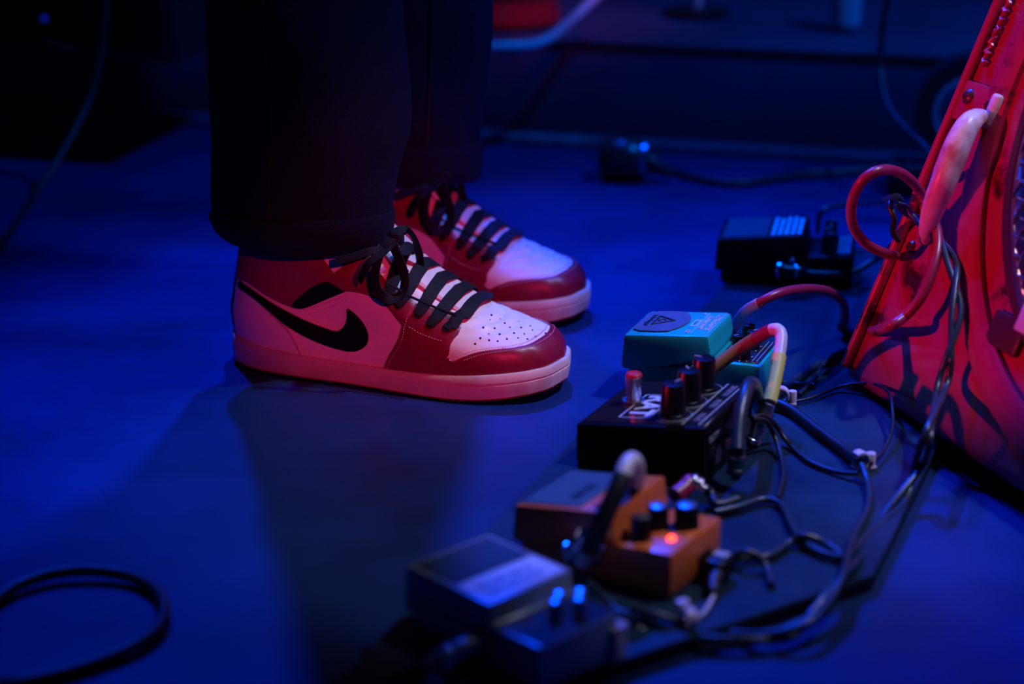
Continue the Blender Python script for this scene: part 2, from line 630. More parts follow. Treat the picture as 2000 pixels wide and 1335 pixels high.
# outlines read from the photograph
guard_top = crop((1060, 800), (1130, 745), (1185, 695), (1215, 712), (1260, 692), (1340, 668), (1450, 655), (1550, 640), (1620, 612), (1665, 580))
a0 = guard_top[0][0]
guard_top = guard_top[1:] + [(.5, guard_top[-1][1] + .006)]
guard_top_all = [(a0, .006)] + guard_top + mir(guard_top[:-1])[::-1] + [(1 - a0, .006)]
guard_bot_all = [(a0, 0.0), (.30, 0), (.36, 0), (.42, 0), (.46, 0), (.5, 0), (.54, 0), (.58, 0), (.64, 0), (.70, 0), (1 - a0, 0)]
vamp_l = crop((1000, 425), (985, 440), (965, 530), (915, 660), (872, 772))
vamp_r = crop((1225, 480), (1252, 520), (1246, 560), (1203, 625), (1186, 690), (1120, 752), (1062, 800))
eye_out = crop((965, 535), (900, 455), (830, 405), (760, 378), (690, 368), (640, 345), (600, 300))
eye_in = crop((1030, 425), (950, 372), (890, 330), (850, 270), (820, 215), (800, 160), (780, 120))
col_low = [(.0, .47)] + crop((200, 322), (300, 390), (400, 440), (470, 455), (560, 425), (640, 392), (700, 368))
col_up = [(a, .985) for a, k in col_low]
pat_low = crop((432, 446), (480, 455), (560, 425), (630, 395), (684, 372))
pat_up = crop((430, 438), (450, 410), (520, 352), (600, 322), (680, 366))
sw_up = crop((172, 318), (230, 360), (350, 440), (480, 508), (600, 555), (645, 565), (680, 545), (697, 505), (698, 456))
sw_lo = crop((170, 348), (250, 410), (400, 538), (520, 605), (650, 652), (740, 663), (792, 630), (797, 575), (770, 520), (735, 482), (700, 456))
heel_seam = crop((175, 345), (250, 400), (380, 530), (430, 590), (474, 675))
lace_tips = crop((885, 415), (945, 445), (1040, 490), (1100, 540), (1180, 560))
lace_mid_k = [.70, .625, .55, .478, .405]
perf_px = [(1400, 487), (1440, 505), (1394, 512), (1360, 548), (1415, 552), (1465, 527), (1490, 548), (1535, 520), (1545, 548), (1590, 540), (1440, 580), (1475, 604), (1510, 575), (1560, 580), (1600, 562),
           (1386, 580), (1345, 600), (1320, 628), (1388, 610), (1430, 615), (1440, 500), (1530, 600), (1575, 604), (1615, 592)]


def sole_rings(levels, n=140):
    a = np.arange(n) / n
    p = surf(a, np.zeros(n))
    d = np.roll(p, -1, 0) - np.roll(p, 1, 0)
    nx, ny = d[:, 1], -d[:, 0]
    l = np.hypot(nx, ny)
    nx, ny = nx / l, ny / l
    if nx[0] > 0:
        nx, ny = -nx, -ny
    lift = .010 * np.clip((p[:, 0] - .2) / .09, 0, 1)**2 + .003 * np.clip((.02 - p[:, 0]) / .03, 0, 1)**2
    topz = p[:, 2] + .0035
    out = []
    for off, fr in levels:
        out.append(np.stack([p[:, 0] + nx * off, p[:, 1] + ny * off, lift + (topz - lift) * fr], -1))
    return out


def loft(rings, cap0=True, cap1=True):
    n = len(rings[0])
    vs = [q for r in rings for q in r]
    fs = []
    for j in range(len(rings) - 1):
        for i in range(n):
            fs.append((j * n + i, j * n + (i + 1) % n, (j + 1) * n + (i + 1) % n, (j + 1) * n + i))
    if cap0:
        fs.append(tuple(range(n))[::-1])
    if cap1:
        fs.append(tuple((len(rings) - 1) * n + i for i in range(n)))
    return MB().add(vs, fs)


def near_local(px, py, depth_y):
    w = D(px, py, depth_y)
    return MNI[:3, :3] @ w + MNI[:3, 3]


def lc(pts, dy):
    """bow points from the 2.5x enlargement, at a world depth"""
    return [near_local(400 + p[0] / 2.5, 420 + p[1] / 2.5, dy + (p[2] if len(p) > 2 else 0)) for p in pts]


BOW_Y = 1.452
bow = [
    # hanging teardrop loop
    lc([(935, 100, .004), (880, 140), (848, 210, -.003), (832, 300, -.006), (850, 375, -.008), (905, 412, -.008), (960, 385, -.006), (978, 320, -.004), (960, 240), (930, 170), (920, 120, .004)], BOW_Y),
    # far loop over the tongue
    lc([(930, 110, .004), (935, 80, .008), (975, 72, .014), (1015, 100, .022), (1040, 160, .03), (1052, 230, .034), (1045, 285, .036), (1010, 300, .03), (965, 250, .02), (935, 180, .01)], BOW_Y),
    # loose tails
    lc([(925, 120, .002), (870, 165, -.002), (800, 178, -.004), (720, 205, -.003), (640, 222, .0)], BOW_Y),
    lc([(925, 130, .002), (860, 190, -.006), (800, 235, -.008), (765, 300, -.006), (755, 322, -.004)], BOW_Y),
    lc([(900, 335, -.006), (950, 365, -.006), (985, 388, -.006), (1100, 440, -.014), (1228, 490, -.024)], BOW_Y),
]


def flip(mb, mirror):
    if mirror:
        mb.v = [(x, -y, z) for x, y, z in mb.v]
    return mb


def make_sneaker(parent, Mw, mirror, label):
    def part(name, mb, m, par, **kw):
        return build(name, flip(mb, mirror), m, par, **kw)
    # upper shell (white leather) with turned-in collar
    n, kk = 120, 60
    a = np.arange(n) / n
    rings = [surf(a, np.full(n, k)) for k in np.linspace(0, 1, kk)]
    c = rings[-1].mean(0)
    rings.append(c + (rings[-1] - c) * .93 + np.array([0, 0, .002]))
    rings.append(c + (rings[-2] - c) * .86 + np.array([0, 0, -.004]))
    rings.append(c + (rings[-3] - c) * .80 + np.array([0, 0, -.05]))
    up = part('sneaker', loft(rings, True, True), 'leather_white', parent, label=label)
    up.matrix_local = Mw
    part('midsole', loft(sole_rings([(.0015, .10), (.0036, .12), (.0042, .34), (.0046, .5), (.0046, .60), (.0036, .63), (.0036, .66), (.0046, .69), (.0045, .92), (.0034, .985), (.0010, 1.0), (-.004, .98)])), 'rubber_white', up)
    part('outsole', loft(sole_rings([(-.004, 0), (.0005, .0), (.0030, .05), (.0036, .08), (.0036, .10), (.0015, .11)])), 'rubber_red', up)
    part('toe_guard', panel(guard_bot_all, guard_top_all, 90, 12, .0, .0016), 'leather_red', up)
    for side in (0, 1):
        f = mir if side else (lambda q: q)
        part('vamp_panel', panel(f(vamp_l), f(vamp_r), 30, 14, .0003, .0015), 'leather_red', up)
        part('eyestay', panel(f(eye_out), f(eye_in), 30, 8, .0008, .0018), 'leather_red', up)
        part('collar_panel', panel(f(col_low), f(col_up), 40, 12, .0002, .0014), 'leather_red', up)
        part('ankle_patch', panel(f(pat_low), f(pat_up), 24, 8, .0016, .0012), 'leather_black', up)
        part('side_logo', panel(f(sw_up), f(sw_lo), 60, 8, .0006, .0016), 'leather_black', up, label='black curved tick emblem')
        part('heel_seam', MB().tube(seam(f(heel_seam)), .0006, 6), 'thread', up)
        st = MB()
        stitches(st, f([(x, y + .012) for x, y in guard_top[3:]]), 44, .0012)
        stitches(st, f([(x, y - .016) for x, y in guard_top[3:]]), 44, .0017)
        stitches(st, f(crop((1000, 545), (1060, 580), (1130, 605), (1160, 612))), 12, .0019)
        stitches(st, f(crop((985, 440), (990, 500), (975, 560), (925, 680), (890, 765))), 30, .0019)
        stitches(st, f(crop((470, 470), (560, 440), (640, 410), (700, 385))), 26, .0006)
        stitches(st, f(crop((500, 486), (580, 460), (650, 430), (690, 412))), 22, .0006)
        part('stitching', st, 'thread', up, kind='stuff')
        # eyelet holes along the lace row
        eh = MB()
        for (ea, ek) in f(lace_tips):
            p, nn = surf(ea, ek), snorm(ea, ek)
            eh.cyl(p + nn * .0018, p + nn * .0029, .0030, n=12)
        part('eyelets', eh, 'leather_black', up, kind='stuff')
    part('heel_strip', panel([(-.014, .02), (-.014, .5), (-.014, .985)], [(.014, .02), (.014, .5), (.014, .985)], 30, 6, .0014, .0014), 'leather_black', up)
    pf = MB()
    for x, y in perf_px:
        aa, kq = ak(400 + x / 2.5, 420 + y / 2.5)
        p, nn = surf(aa, kq), snorm(aa, kq)
        pf.cyl(p - nn * .0004, p + nn * .00025, .0009, n=8)
    part('perforations', pf, 'leather_black', up, kind='stuff')
    # tongue
    tg = MB()
    ks = np.linspace(.42, 1.0, 16)
    path = surf(np.full(16, .5), ks) + snorm(np.full(16, .5), ks) * -.0018
    path = [tuple(p) for p in path] + [tuple(path[-1] + np.array([-.006, 0, .020]))]
    nrm = [tuple(q) for q in snorm(np.full(16, .5), ks)] + [tuple(snorm(.5, 1.0))]
    tg.tube(path, 1.0, 12, wh=(.046, .006), normals=nrm)
    part('tongue', tg, 'leather_white', up)
    # straight lace bars
    for (ta, tk), km in zip(lace_tips, lace_mid_k):
        aa = np.linspace(ta, 1 - ta, 25)
        u = np.linspace(-1, 1, 25)
        kk_ = km + (tk - km) * np.abs(u)**1.8
        P = surf(aa, kk_)
        N = snorm(aa, kk_)
        # bridge flat across the tongue
        hgt = .0050 - .0022 * np.abs(u)**6
        P = P + N * hgt[:, None]
        part('lace_bar', MB().tube([tuple(p) for p in P], [1.0 - .32 * abs(q)**4 for q in u], 10, wh=(.0112, .0019), normals=[tuple(q) for q in N]), 'lace', up)
    # bow: drawn on the camera side of both shoes
    camdir = np.array([-.3, -1, .3])
    for i, pth in enumerate(bow):
        pts = catmull(pth, 6)
        if i == 4:
            build('lace_end', MB().tube(pts, .0011, 7), 'lace', up)
            build('lace_tip', MB().tube(pts[-5:], .0013, 7), 'lace', up)
            continue
        w = .0085 if i < 2 else .0072
        pts = np.array(pts)
        tdir = np.gradient(pts, axis=0)
        nn = np.cross(tdir, np.cross(np.array([-.25, -.9, .45]), tdir))
        build('lace_loop' if i < 2 else 'lace_tail', MB().tube([tuple(p) for p in pts], 1.0, 10, wh=(w, .0018), normals=[tuple(q) for q in nn]), 'lace', up)
    kp = near_local(400 + 935 / 2.5, 420 + 110 / 2.5, BOW_Y + .006)
    build('lace_knot', MB().box(-.006, .006, -.005, .005, -.006, .006, .0035, 3, Matrix.Translation(Vector(kp))), 'lace', up)
    return up


person = thing('person', 'musician in dark cuffed jeans and red, white and black sneakers, seen below the knee', 'person', tuple((np.array(M_NEAR.translation) + np.array(M_FAR.translation)) / 2))
PI_ = Matrix.Translation(-person.location)
make_sneaker(person, PI_ @ M_NEAR, False, 'sneaker nearest the row of pedals, outer side showing its black emblem')
make_sneaker(person, PI_ @ M_FAR, True, 'sneaker on the far foot, its inner side partly behind the other shoe')


def leg_rings(rows, Y, lean=0.0, depth=.88, up=(), tilt=.10, seed=0, nseg=64, wob=.0022):
    """rings from photo rows (py, left, right) at world depth Y, then extra world rings (x, y, z, rx, ry)"""
    out = []
    for py, l, r in rows:
        p, q = D(l, py, Y), D(r, py, Y)
        out.append(((p[0] + q[0]) / 2, Y, p[2], (q[0] - p[0]) / 2, (q[0] - p[0]) / 2 * depth))
    out += list(up)
    rings = []
    for j, (cx, cy, cz, rx, ry) in enumerate(out):
        th = np.arange(nseg) * 2 * np.pi / nseg
        # fabric folds run down the leg with a little sag
        fold = wob * (np.sin(3 * th + cz * 22 + seed) + .6 * np.sin(5 * th - cz * 37 + seed * 2) + .4 * np.sin(2 * th + cz * 60))
        x = cx + (rx + fold * .4) * np.cos(th)
        y = cy + (ry + fold) * np.sin(th)
        z = cz - tilt * (y - cy) * (1 if j < len(rows) else 0)
        rings.append(np.stack([x, y, z], -1))
    return rings


def densify(rows, step=12):
    rows = np.array(rows, float)
    ys = np.arange(rows[0, 0], rows[-1, 0] - .1, -step)
    o = np.argsort(rows[:, 0])
    return [(y, float(hermite(y, rows[o, 0], rows[o, 1])), float(hermite(y, rows[o, 0], rows[o, 2]))) for y in ys]


YN, YF = 1.512, 1.712
near_rows = densify([(479, 494, 752), (470, 466, 757), (455, 441, 761), (430, 425, 765), (400, 417, 768), (370, 415, 774), (330, 413, 781), (300, 413, 790), (270, 413, 799), (240, 412, 803), (200, 410, 803), (150, 407, 800), (100, 404, 795), (50, 402, 790), (0, 400, 785)])
far_rows = densify([(345, 662, 934), (330, 658, 936), (300, 655, 938), (270, 652, 940), (240, 650, 944), (180, 648, 950), (120, 646, 955), (60, 645, 959), (0, 645, 962)])


def leg_up(rows, Y, hipx, hipy):
    p, q = D(rows[-1][1], rows[-1][0], Y), D(rows[-1][2], rows[-1][0], Y)
    cx, z0, r0 = (p[0] + q[0]) / 2, p[2], (q[0] - p[0]) / 2
    out = []
    for t in np.linspace(.08, 1, 12):
        out.append((cx + (hipx - cx) * t, Y + (hipy - Y) * t, z0 + (.86 - z0) * t, r0 + (.095 - r0) * t, r0 * .8 + (.088 - r0 * .8) * t))
    return out


rn = leg_rings(near_rows, YN, up=leg_up(near_rows, YN, -.165, 1.56), seed=1.0)
rf = leg_rings(far_rows, YF, up=leg_up(far_rows, YF, -.15, 1.72), seed=2.3)
hip = []
for cz, rx, ry in [(.78, .10, .15), (.82, .115, .165), (.88, .118, .17), (.95, .108, .16), (1.0, .10, .15)]:
    th = np.arange(64) * 2 * np.pi / 64
    hip.append(np.stack([-.155 + rx * np.cos(th), 1.65 + ry * np.sin(th), np.full(64, cz)], -1))
tb = MB()
for rr in (rn, rf):
    m = loft(rr, False, True)
    inner = loft([rr[0], rr[0].mean(0) + (rr[0] - rr[0].mean(0)) * .93 + np.array([0, 0, .003]), rr[0].mean(0) + (rr[0] - rr[0].mean(0)) * .9 + np.array([0, 0, .06])], False, False)
    tb.add(m.v, m.f)
    tb.add(inner.v, inner.f)
hm = loft(hip)
tb.add(hm.v, hm.f)
ploc = np.array(person.location)


def rel(mb):
    mb.v = [tuple(np.array(p) - ploc) for p in mb.v]
    return mb


tr = build('trousers', rel(tb), 'denim', person, label='dark loose jeans with turned-up cuffs')


def cuff(rings, j0, j1, th=.0028):
    rs = []
    sel = rings[j0:j1]
    for i, r in enumerate(sel):
        c = r.mean(0)
        d = (r - c)
        l = np.linalg.norm(d[:, :2], axis=1, keepdims=True)
        rs.append(r + d / l * (th * (1.15 if 0 < i < len(sel) - 1 else .75)))
    inn0 = sel[0] + (sel[0].mean(0) - sel[0]) * .03
    inn1 = sel[-1] + (sel[-1].mean(0) - sel[-1]) * .02
    first = rs[0] + np.array([0, 0, -.0015])
    return loft([inn0 + np.array([0, 0, .002]), first] + rs + [inn1], False, False)


build('trouser_cuff', rel(cuff(rn, 0, 7)), 'denim', tr)
build('trouser_cuff', rel(cuff(rf, 0, 7)), 'denim', tr)


def side_seam(rings, ang, j0, j1):
    i = int(ang / (2 * math.pi) * 64) % 64
    pts = []
    for r in rings[j0:j1]:
        c = r.mean(0)
        d = (r[i] - c)
        pts.append(tuple(r[i] + d / np.linalg.norm(d) * .0008))
    return MB().tube(pts, .0007, 6)


build('side_seam', rel(side_seam(rn, math.radians(255), 6, 48)), 'denim_thread', tr)
build('side_seam', rel(side_seam(rf, math.radians(290), 6, 36)), 'denim_thread', tr)
# legs inside the trousers, one continuous skin
bm_me = bpy.data.meshes.new('body')
an, af = near_world((.062, .0, .06)), np.array(M_FAR)[:3, :3] @ np.array((.062, 0, .06)) + np.array(M_FAR)[:3, 3]
fn, ff = near_world((.15, .0, .045)), np.array(M_FAR)[:3, :3] @ np.array((.15, 0, .045)) + np.array(M_FAR)[:3, 3]
pv = [(-.155, 1.65, .93), (-.165, 1.58, .84), (-.185, 1.555, .48), tuple(an), tuple(fn), (-.15, 1.72, .84), (-.155, 1.735, .48), tuple(af), tuple(ff)]
bm_me.from_pydata([tuple(np.array(p) - ploc) for p in pv], [(0, 1), (1, 2), (2, 3), (3, 4), (0, 5), (5, 6), (6, 7), (7, 8)], [])
bo = bpy.data.objects.new('body', bm_me)
COL.objects.link(bo)
bo.parent = person
sk = bo.modifiers.new('skin', 'SKIN')
for i, r in enumerate((.09, .07, .05, .030, .020, .07, .05, .030, .020)):
    bm_me.skin_vertices[0].data[i].radius = (r, r)
bm_me.skin_vertices[0].data[0].use_root = True
bo.modifiers.new('subsurf', 'SUBSURF').levels = 1
bm_me.materials.append(MATS['skin'])

# ------------------------------------------------------------------ thin board under the pedals
BT = 0.012
nr = G(1708, 1122, BT)
dl = np.array([.365, .93, 0])
dl /= np.linalg.norm(dl)
left0 = G(1080, 897, BT)
dn = G(1440, 1212, BT) - nr
dn /= np.linalg.norm(dn)
# near-left corner: near edge meets left edge
A2 = np.array([[dn[0], -dl[0]], [dn[1], -dl[1]]])
tt = np.linalg.solve(A2, (left0 - nr)[:2])
nl = nr + dn * tt[0]
fl = left0 + dl * ((1.86 - left0[1]) / dl[1])
fr = nr + dl * ((1.80 - nr[1]) / dl[1])
bc = (nl + nr + fl + fr) / 4
board = thing('pedal_board', 'thin dark worn board on the stage floor carrying the row of effect pedals', 'board', (bc[0], bc[1], 0))
prof = [(p[0] - bc[0], p[1] - bc[1]) for p in (nl, nr, fr, fl)]
build('top_sheet', MB().prism(prof, .0085, BT, .001, 1, axis='z'), 'board', board)
build('base_sheet', MB().prism([(x * .992, y * .992) for x, y in prof], 0.0, .0085, .0008, 1, axis='z'), 'board_edge', board)


# ------------------------------------------------------------------ pedals
def R2(yaw, x, y):
    c, s = math.cos(yaw), math.sin(yaw)
    return np.array([c * x - s * y, s * x + c * y, 0])


def knob_mb(r=.0058, h=.013, taper=.9):
    return MB().lathe([(r, 0), (r, .002), (r * .95, .0025), (r * taper, h - .0012), (r * taper * .93, h - .0003), (r * taper * .75, h)], 22)


def put(mb, M):
    mb.v = [tuple(M @ Vector(p)) for p in mb.v]
    return mb


def T(x, y, z, rz=0.0, ry=0.0):
    return Matrix.Translation((x, y, z)) @ Matrix.Rotation(ry, 4, 'Y') @ Matrix.Rotation(rz, 4, 'Z')


def surface_text(body, size, x, y, z, slope=0.0, bold=0.0, width=None, ext=.00025):
    """lettering read by the player: right = -Y, up = +X; slope tilts it about Y"""
    vs, fs = text_verts(body, size, ext, bold, width)
    M = Matrix.Translation((x, y, z)) @ Matrix.Rotation(-slope, 4, 'Y') @ Matrix.Rotation(-math.pi / 2, 4, 'Z')
    return MB().add([M @ Vector(p) for p in vs], fs)


def strip_on(x0, x1, y0, y1, z, slope, th=.0006, bev=.0002, xr=0.0):
    """thin plate lying on a sloped top: x measured along the slope from xr"""
    M = Matrix.Translation((xr, 0, z)) @ Matrix.Rotation(-slope, 4, 'Y')
    return MB().box(x0, x1, y0, y1, 0, th, bev, 1, M)


class Pedal:
    """stomp box: length along +X from the player's end, width along Y, sitting on z = 0 of its own frame"""

    def __init__(self, name, label, loc, yaw, paint, L=.125, W=.072, zf=.030, zr=.046, deck_f=.031, deck_r=.035, tl=.076, bev=.0022, group='effect pedals on the board'):
        self.L, self.W, self.zf, self.zr, self.tl = L, W, zf, zr, tl
        self.root = thing(name, label, 'effect pedal', tuple(loc), yaw, group)
        self.deck_f, self.deck_r = deck_f, deck_r
        h = W / 2
        self.slope = math.atan2(zr - zf, tl)
        bp = [(.004, .002), (L, .002), (L, deck_r), (tl - .004, deck_f), (tl - .004, deck_f - .006), (.004, .015)]
        self.body = build('body', MB().prism(bp, -h, h, bev), paint, self.root)
        build('base_plate', MB().box(.006, L - .002, -h + .002, h - .002, 0, .0022, .0006), 'black_rubber', self.root)
        o = .0012
        tp = [(-.002, .013), (0, zf), (tl, zr), (tl + .0015, zr - .012), (tl + .004, deck_f + .001), (tl - .004, deck_f - .002), (.01, .013)]
        self.treadle = build('treadle', MB().prism(tp, -h - o, h + o, bev), paint, self.root)
        # hinge pins
        for s in (-1, 1):
            build('hinge_pin', MB().cyl((tl - .010, s * (h + .0008), .027), (tl - .010, s * (h + .0028), .027), .003, bev=.0006, n=14), 'steel', self.root)

    def top_z(self, x):
        return self.zf + (self.zr - self.zf) * x / self.tl

    def deck_z(self, x):
        return self.deck_f + (self.deck_r - self.deck_f) * (x - self.tl) / (self.L - self.tl)

    def on_top(self, name, x0, x1, y0, y1, m, th=.0008, bev=.0003, **kw):
        c = 1 / math.cos(self.slope)
        return build(name, strip_on(x0 * c, x1 * c, y0, y1, self.zf, self.slope, th, bev), m, self.treadle, **kw)

    def knob(self, x, y, r=.0058, h=.014, m='black_plastic', taper=.9, cap=None):
        k = build('knob', put(knob_mb(r, h, taper), T(x, y, self.deck_z(x) - .0002)), m, self.root)
        z = self.deck_z(x) - .0002
        a = random.uniform(0, 6)
        build('pointer', put(MB().box(0, r * .8, -.0005, .0005, 0, .0005), T(x, y, z + h - .0001, a)), 'print_grey', k)
        if cap:
            build('cap', put(MB().lathe([(r * taper * .8, 0), (r * taper * .78, .0006), (r * taper * .5, .0011)], 18), T(x, y, z + h - .0002)), cap, k)
        return k

    def jack(self, x, side, z=.018):
        h = self.W / 2 * side
        build('jack_socket', MB().cyl((x, h - side * .0005, z), (x, h + side * .003, z), .0055, bev=.0008, n=6), 'steel', self.root)

    def w(self, x, y, z):
        c = self.root
        p = R2(c.rotation_euler[2], x, y)
        return np.array([c.location[0] + p[0], c.location[1] + p[1], c.location[2] + z])


def at_corner(px, py, yaw, cx, cy, z=BT):
    """world place of a pedal whose own point (cx, cy) stands at pixel px, py on the board"""
    g = G(px, py, z)
    p = R2(yaw, cx, cy)
    return (g[0] - p[0], g[1] - p[1], z)


def scribble_lines(ped, x0, x1, n, y0, y1, m, rnd, word=(.003, .010), th=.0004, name='lettering', xr_top=True):
    """rows of small printed words too fine to read"""
    mb = MB()
    c = 1 / math.cos(ped.slope)
    for i in range(n):
        x = x0 + (x1 - x0) * (i + .5) / n
        y = y0
        dx = (x1 - x0) / n * .30
        while y < y1 - .004:
            l = rnd.uniform(*word)
            y2 = min(y + l, y1)
            s = strip_on((x - dx) * c, (x + dx) * c, y, y2, ped.zf + .0002, ped.slope, th, 0)
            mb.add(s.v, s.f)
            y = y2 + rnd.uniform(.0015, .003)
    return build(name, mb, m, ped.treadle, smooth=False, kind='stuff')


def plug(name_parent, p0, p1, r=.0055, m='chrome', sleeve=None, tip=True):
    """instrument plug as parts: barrel from p0 (socket) to p1 (cable end)"""
    p0, p1 = np.array(p0), np.array(p1)
    d = p1 - p0
    L_ = np.linalg.norm(d)
    u = d / L_
    mb = MB()
    M = Matrix.Translation(Vector(p0)) @ Vector(d).to_track_quat('Z', 'Y').to_matrix().to_4x4()
    mb.lathe([(r * .55, -.004), (r * .55, 0), (r * 1.1, .0002), (r * 1.1, .003), (r, .0035), (r, L_ * .72), (r * .92, L_ * .74), (r * .80, L_ - .001), (r * .55, L_)], 20, M)
    b = build('plug', mb, m, name_parent)
    ring = MB().lathe([(r * 1.04, 0), (r * 1.12, .0008), (r * 1.12, .0022), (r * 1.04, .003)], 20, M @ Matrix.Translation((0, 0, L_ * .5)))
    build('plug_collar', ring, 'steel', b)
    return b


# ---- teal pedal
yaw_t = math.radians(-22.1)
tp = Pedal('effect_pedal', 'teal green effect pedal with white lettering and a slate triangle-emblem pad', (.1007, 1.4691, BT), yaw_t, 'teal_paint', L=.113, W=.065, zf=.043, zr=.0505, deck_f=.0295, deck_r=.0305, tl=.071, bev=.0042)
h = tp.W / 2
# rubber pad with rounded front and bowed rear edge
pad = []
for i in range(13):
    t = -1 + 2 * i / 12
    pad.append((.044 - .010 * t * t + .001, t * .0265))
for y, x in ((.0275, .026), (.0270, .012), (.0228, .0052), (.011, .0042), (-.011, .0042), (-.0228, .0052), (-.0270, .012), (-.0275, .026)):
    pad.append((x, y))
bmM = Matrix.Translation((0, 0, tp.zf)) @ Matrix.Rotation(-tp.slope, 4, 'Y')
rp = build('rubber_pad', MB().prism(pad, .0, .0014, .0005, 1, bmM, axis='z'), 'teal_pad', tp.treadle)
# emblem: triangle outline with an ear-like curl, pressed word beside it
em = MB()
tri = [(.033, .0), (.017, .0115), (.017, -.0115)]
for i in range(3):
    a, b = np.array(tri[i]), np.array(tri[(i + 1) % 3])
    em.tube([bmM @ Vector((*a, .0015)), bmM @ Vector((*b, .0015))], .0009, 6)
curl = [(.0215 + .0038 * (1 - t * .13) * math.cos(t), .0038 * (1 - t * .13) * math.sin(t)) for t in np.linspace(0, 5.2, 20)]
em.tube([bmM @ Vector((*c, .0015)) for c in curl], .0007, 6)
build('pad_emblem', em, 'print_dark', tp.treadle, label='dark triangle emblem pressed into the pad')
build('pad_lettering', surface_text('behringer', .0062, .0125, 0, tp.top_z(.0125) + .0016, tp.slope, .0001, .030), 'print_dark', tp.treadle)
for txt, sz, x, wd_, yy in (('ULTRA SHIFTER', .0056, .0645, .041, 0), ('/HARMONIST', .0056, .0580, .036, 0), ('US600', .0050, .0505, .013, 0)):
    build('lettering', surface_text(txt, sz, x, yy, tp.top_z(x) + .0003, tp.slope, .00008, wd_), 'print_white' if txt != 'US600' else 'teal_paint', tp.treadle)
ln = MB()
for x0, x1, y0, y1 in ((.0540, .0543, -.027, .027), (.0682, .0685, -.027, .027), (.0480, .0530, -.0085, .0085)):
    c = 1 / math.cos(tp.slope)
    s = strip_on(x0 * c, x1 * c, y0, y1, tp.zf, tp.slope, .0003, 0)
    build('printed_line' if y1 > .02 else 'number_plate', s, 'print_white', tp.treadle, smooth=False)
for yy, tx in ((.024, 'IN'), (-.024, 'OUT')):
    build('lettering', surface_text(tx, .0040, .0505, yy, tp.top_z(.0505) + .0003, tp.slope, .00005), 'print_white', tp.treadle)
ds = math.atan2(tp.deck_r - tp.deck_f, tp.L - tp.tl)
build('control_plate', strip_on(.0055, .0395, -.0285, .0285, tp.deck_f + .0001, ds, .0006, .0002, xr=tp.tl), 'plate_blue', tp.root)
for x in (.0785, .0815, .0845, .104, .1075):
    build('printed_line', strip_on(x - tp.tl, x - tp.tl + .0006, -.026, .026, tp.deck_f + .0007, ds, .0003, 0, xr=tp.tl), 'print_grey', tp.root, smooth=False)
for x, y in ((.088, .022), (.096, .007), (.088, -.007), (.096, -.020)):
    tp.knob(x, y, .0056, .0155)
tp.jack(.062, -1, .020)
tp.jack(.062, 1, .020)
tick = MB()
for x, y in ((.088, .022), (.096, .007), (.088, -.007), (.096, -.020)):
    for k in range(7):
        a = k * .75 + .8
        s = put(MB().box(.0068, .0088, -.0003, .0003, 0, .0003), T(x, y, tp.deck_z(x) + .0007, a))
        tick.add(s.v, s.f)
build('dial_marks', tick, 'print_white', tp.root, smooth=False, kind='stuff')

# ---- black three-knob distortion box
yaw_r = math.radians(-26.6)
rc = at_corner(1124, 905, yaw_r, 0, -.05)
rat = thing('distortion_pedal', 'black box effect pedal with three tall knobs and a red-capped foot switch', 'effect pedal', rc, yaw_r, 'effect pedals on the board')
RL, RW, RF, RR = .098, .100, .0310, .0445
rs = math.atan2(RR - RF, RL)
build('case', MB().prism([(0, .001), (RL, .001), (RL, RR), (0, RF)], -RW / 2, RW / 2, .0022, 3), 'black_paint', rat)
top = build('top_plate', strip_on(.004, .098, -RW / 2 + .003, RW / 2 - .003, RF - .0003, rs, .0012, .0004), 'black_gloss', rat)


def rz(x):
    return RF + (RR - RF) * x / RL + .0009


build('lettering', surface_text('RAT', .0235, .039, -.010, rz(.039) + .0002, rs, .0006, .046), 'print_white', top, label='white RAT lettering')
for x0, x1, y0, y1 in ((.0270, .0278, -.036, .016), (.0500, .0508, -.036, .016), (.0270, .0508, -.036, -.0352), (.0270, .0508, .0152, .016), (.0800, .0806, -.046, .046), (.0925, .0931, -.046, .046)):
    build('printed_line', strip_on(x0, x1, y0, y1, RF + .0008, rs, .0003, 0), 'print_white', top, smooth=False)
for y, tx in ((.029, 'DISTORTION'), (0, 'FILTER'), (-.030, 'VOLUME')):
    build('lettering', surface_text(tx, .0062, .0866, y, rz(.0866) + .0002, rs, 0, .022 if len(tx) > 7 else .016), 'print_grey', top)
for y in (.030, .0, -.030):
    k = build('knob', put(knob_mb(.0098, .0245, .84), T(.066, y, rz(.066) + .001)), 'black_plastic', rat)
    build('pointer', put(MB().box(.002, .0080, -.0006, .0006, 0, .0006), T(.066, y, rz(.066) + .0252, 2.2 + y * 30)), 'print_grey', k)
    rg = [(.066 + .0135 * math.cos(a), y + .0135 * math.sin(a)) for a in np.linspace(-2.2, 2.2, 30)]
    build('dial_ring', MB().tube([(x, yy, rz(x) + .0004) for x, yy in rg], .0004, 5), 'print_grey', rat)
    build('shaft_nut', put(MB().cyl((0, 0, 0), (0, 0, .0016), .0106, n=6), T(.066, y, rz(.066) - .0004)), 'steel', rat)
sw = build('foot_switch', put(MB().lathe([(.0062, 0), (.0062, .003), (.0050, .0032), (.0048, .0060), (.0056, .0062), (.0062, .0190), (.0060, .0205), (.0052, .0210)], 22), T(.024, -.002, rz(.024) - .0004)), 'chrome', rat)
build('switch_cap', put(MB().lathe([(.0059, 0), (.0059, .0016), (.0050, .0026), (.002, .0030)], 22), T(.024, -.002, rz(.024) + .0203)), 'red_cap', sw, label='worn red cap')
build('switch_nut', put(MB().cyl((0, 0, 0), (0, 0, .0026), .0088, n=6), T(.024, -.002, rz(.024) - .0004)), 'steel', sw)
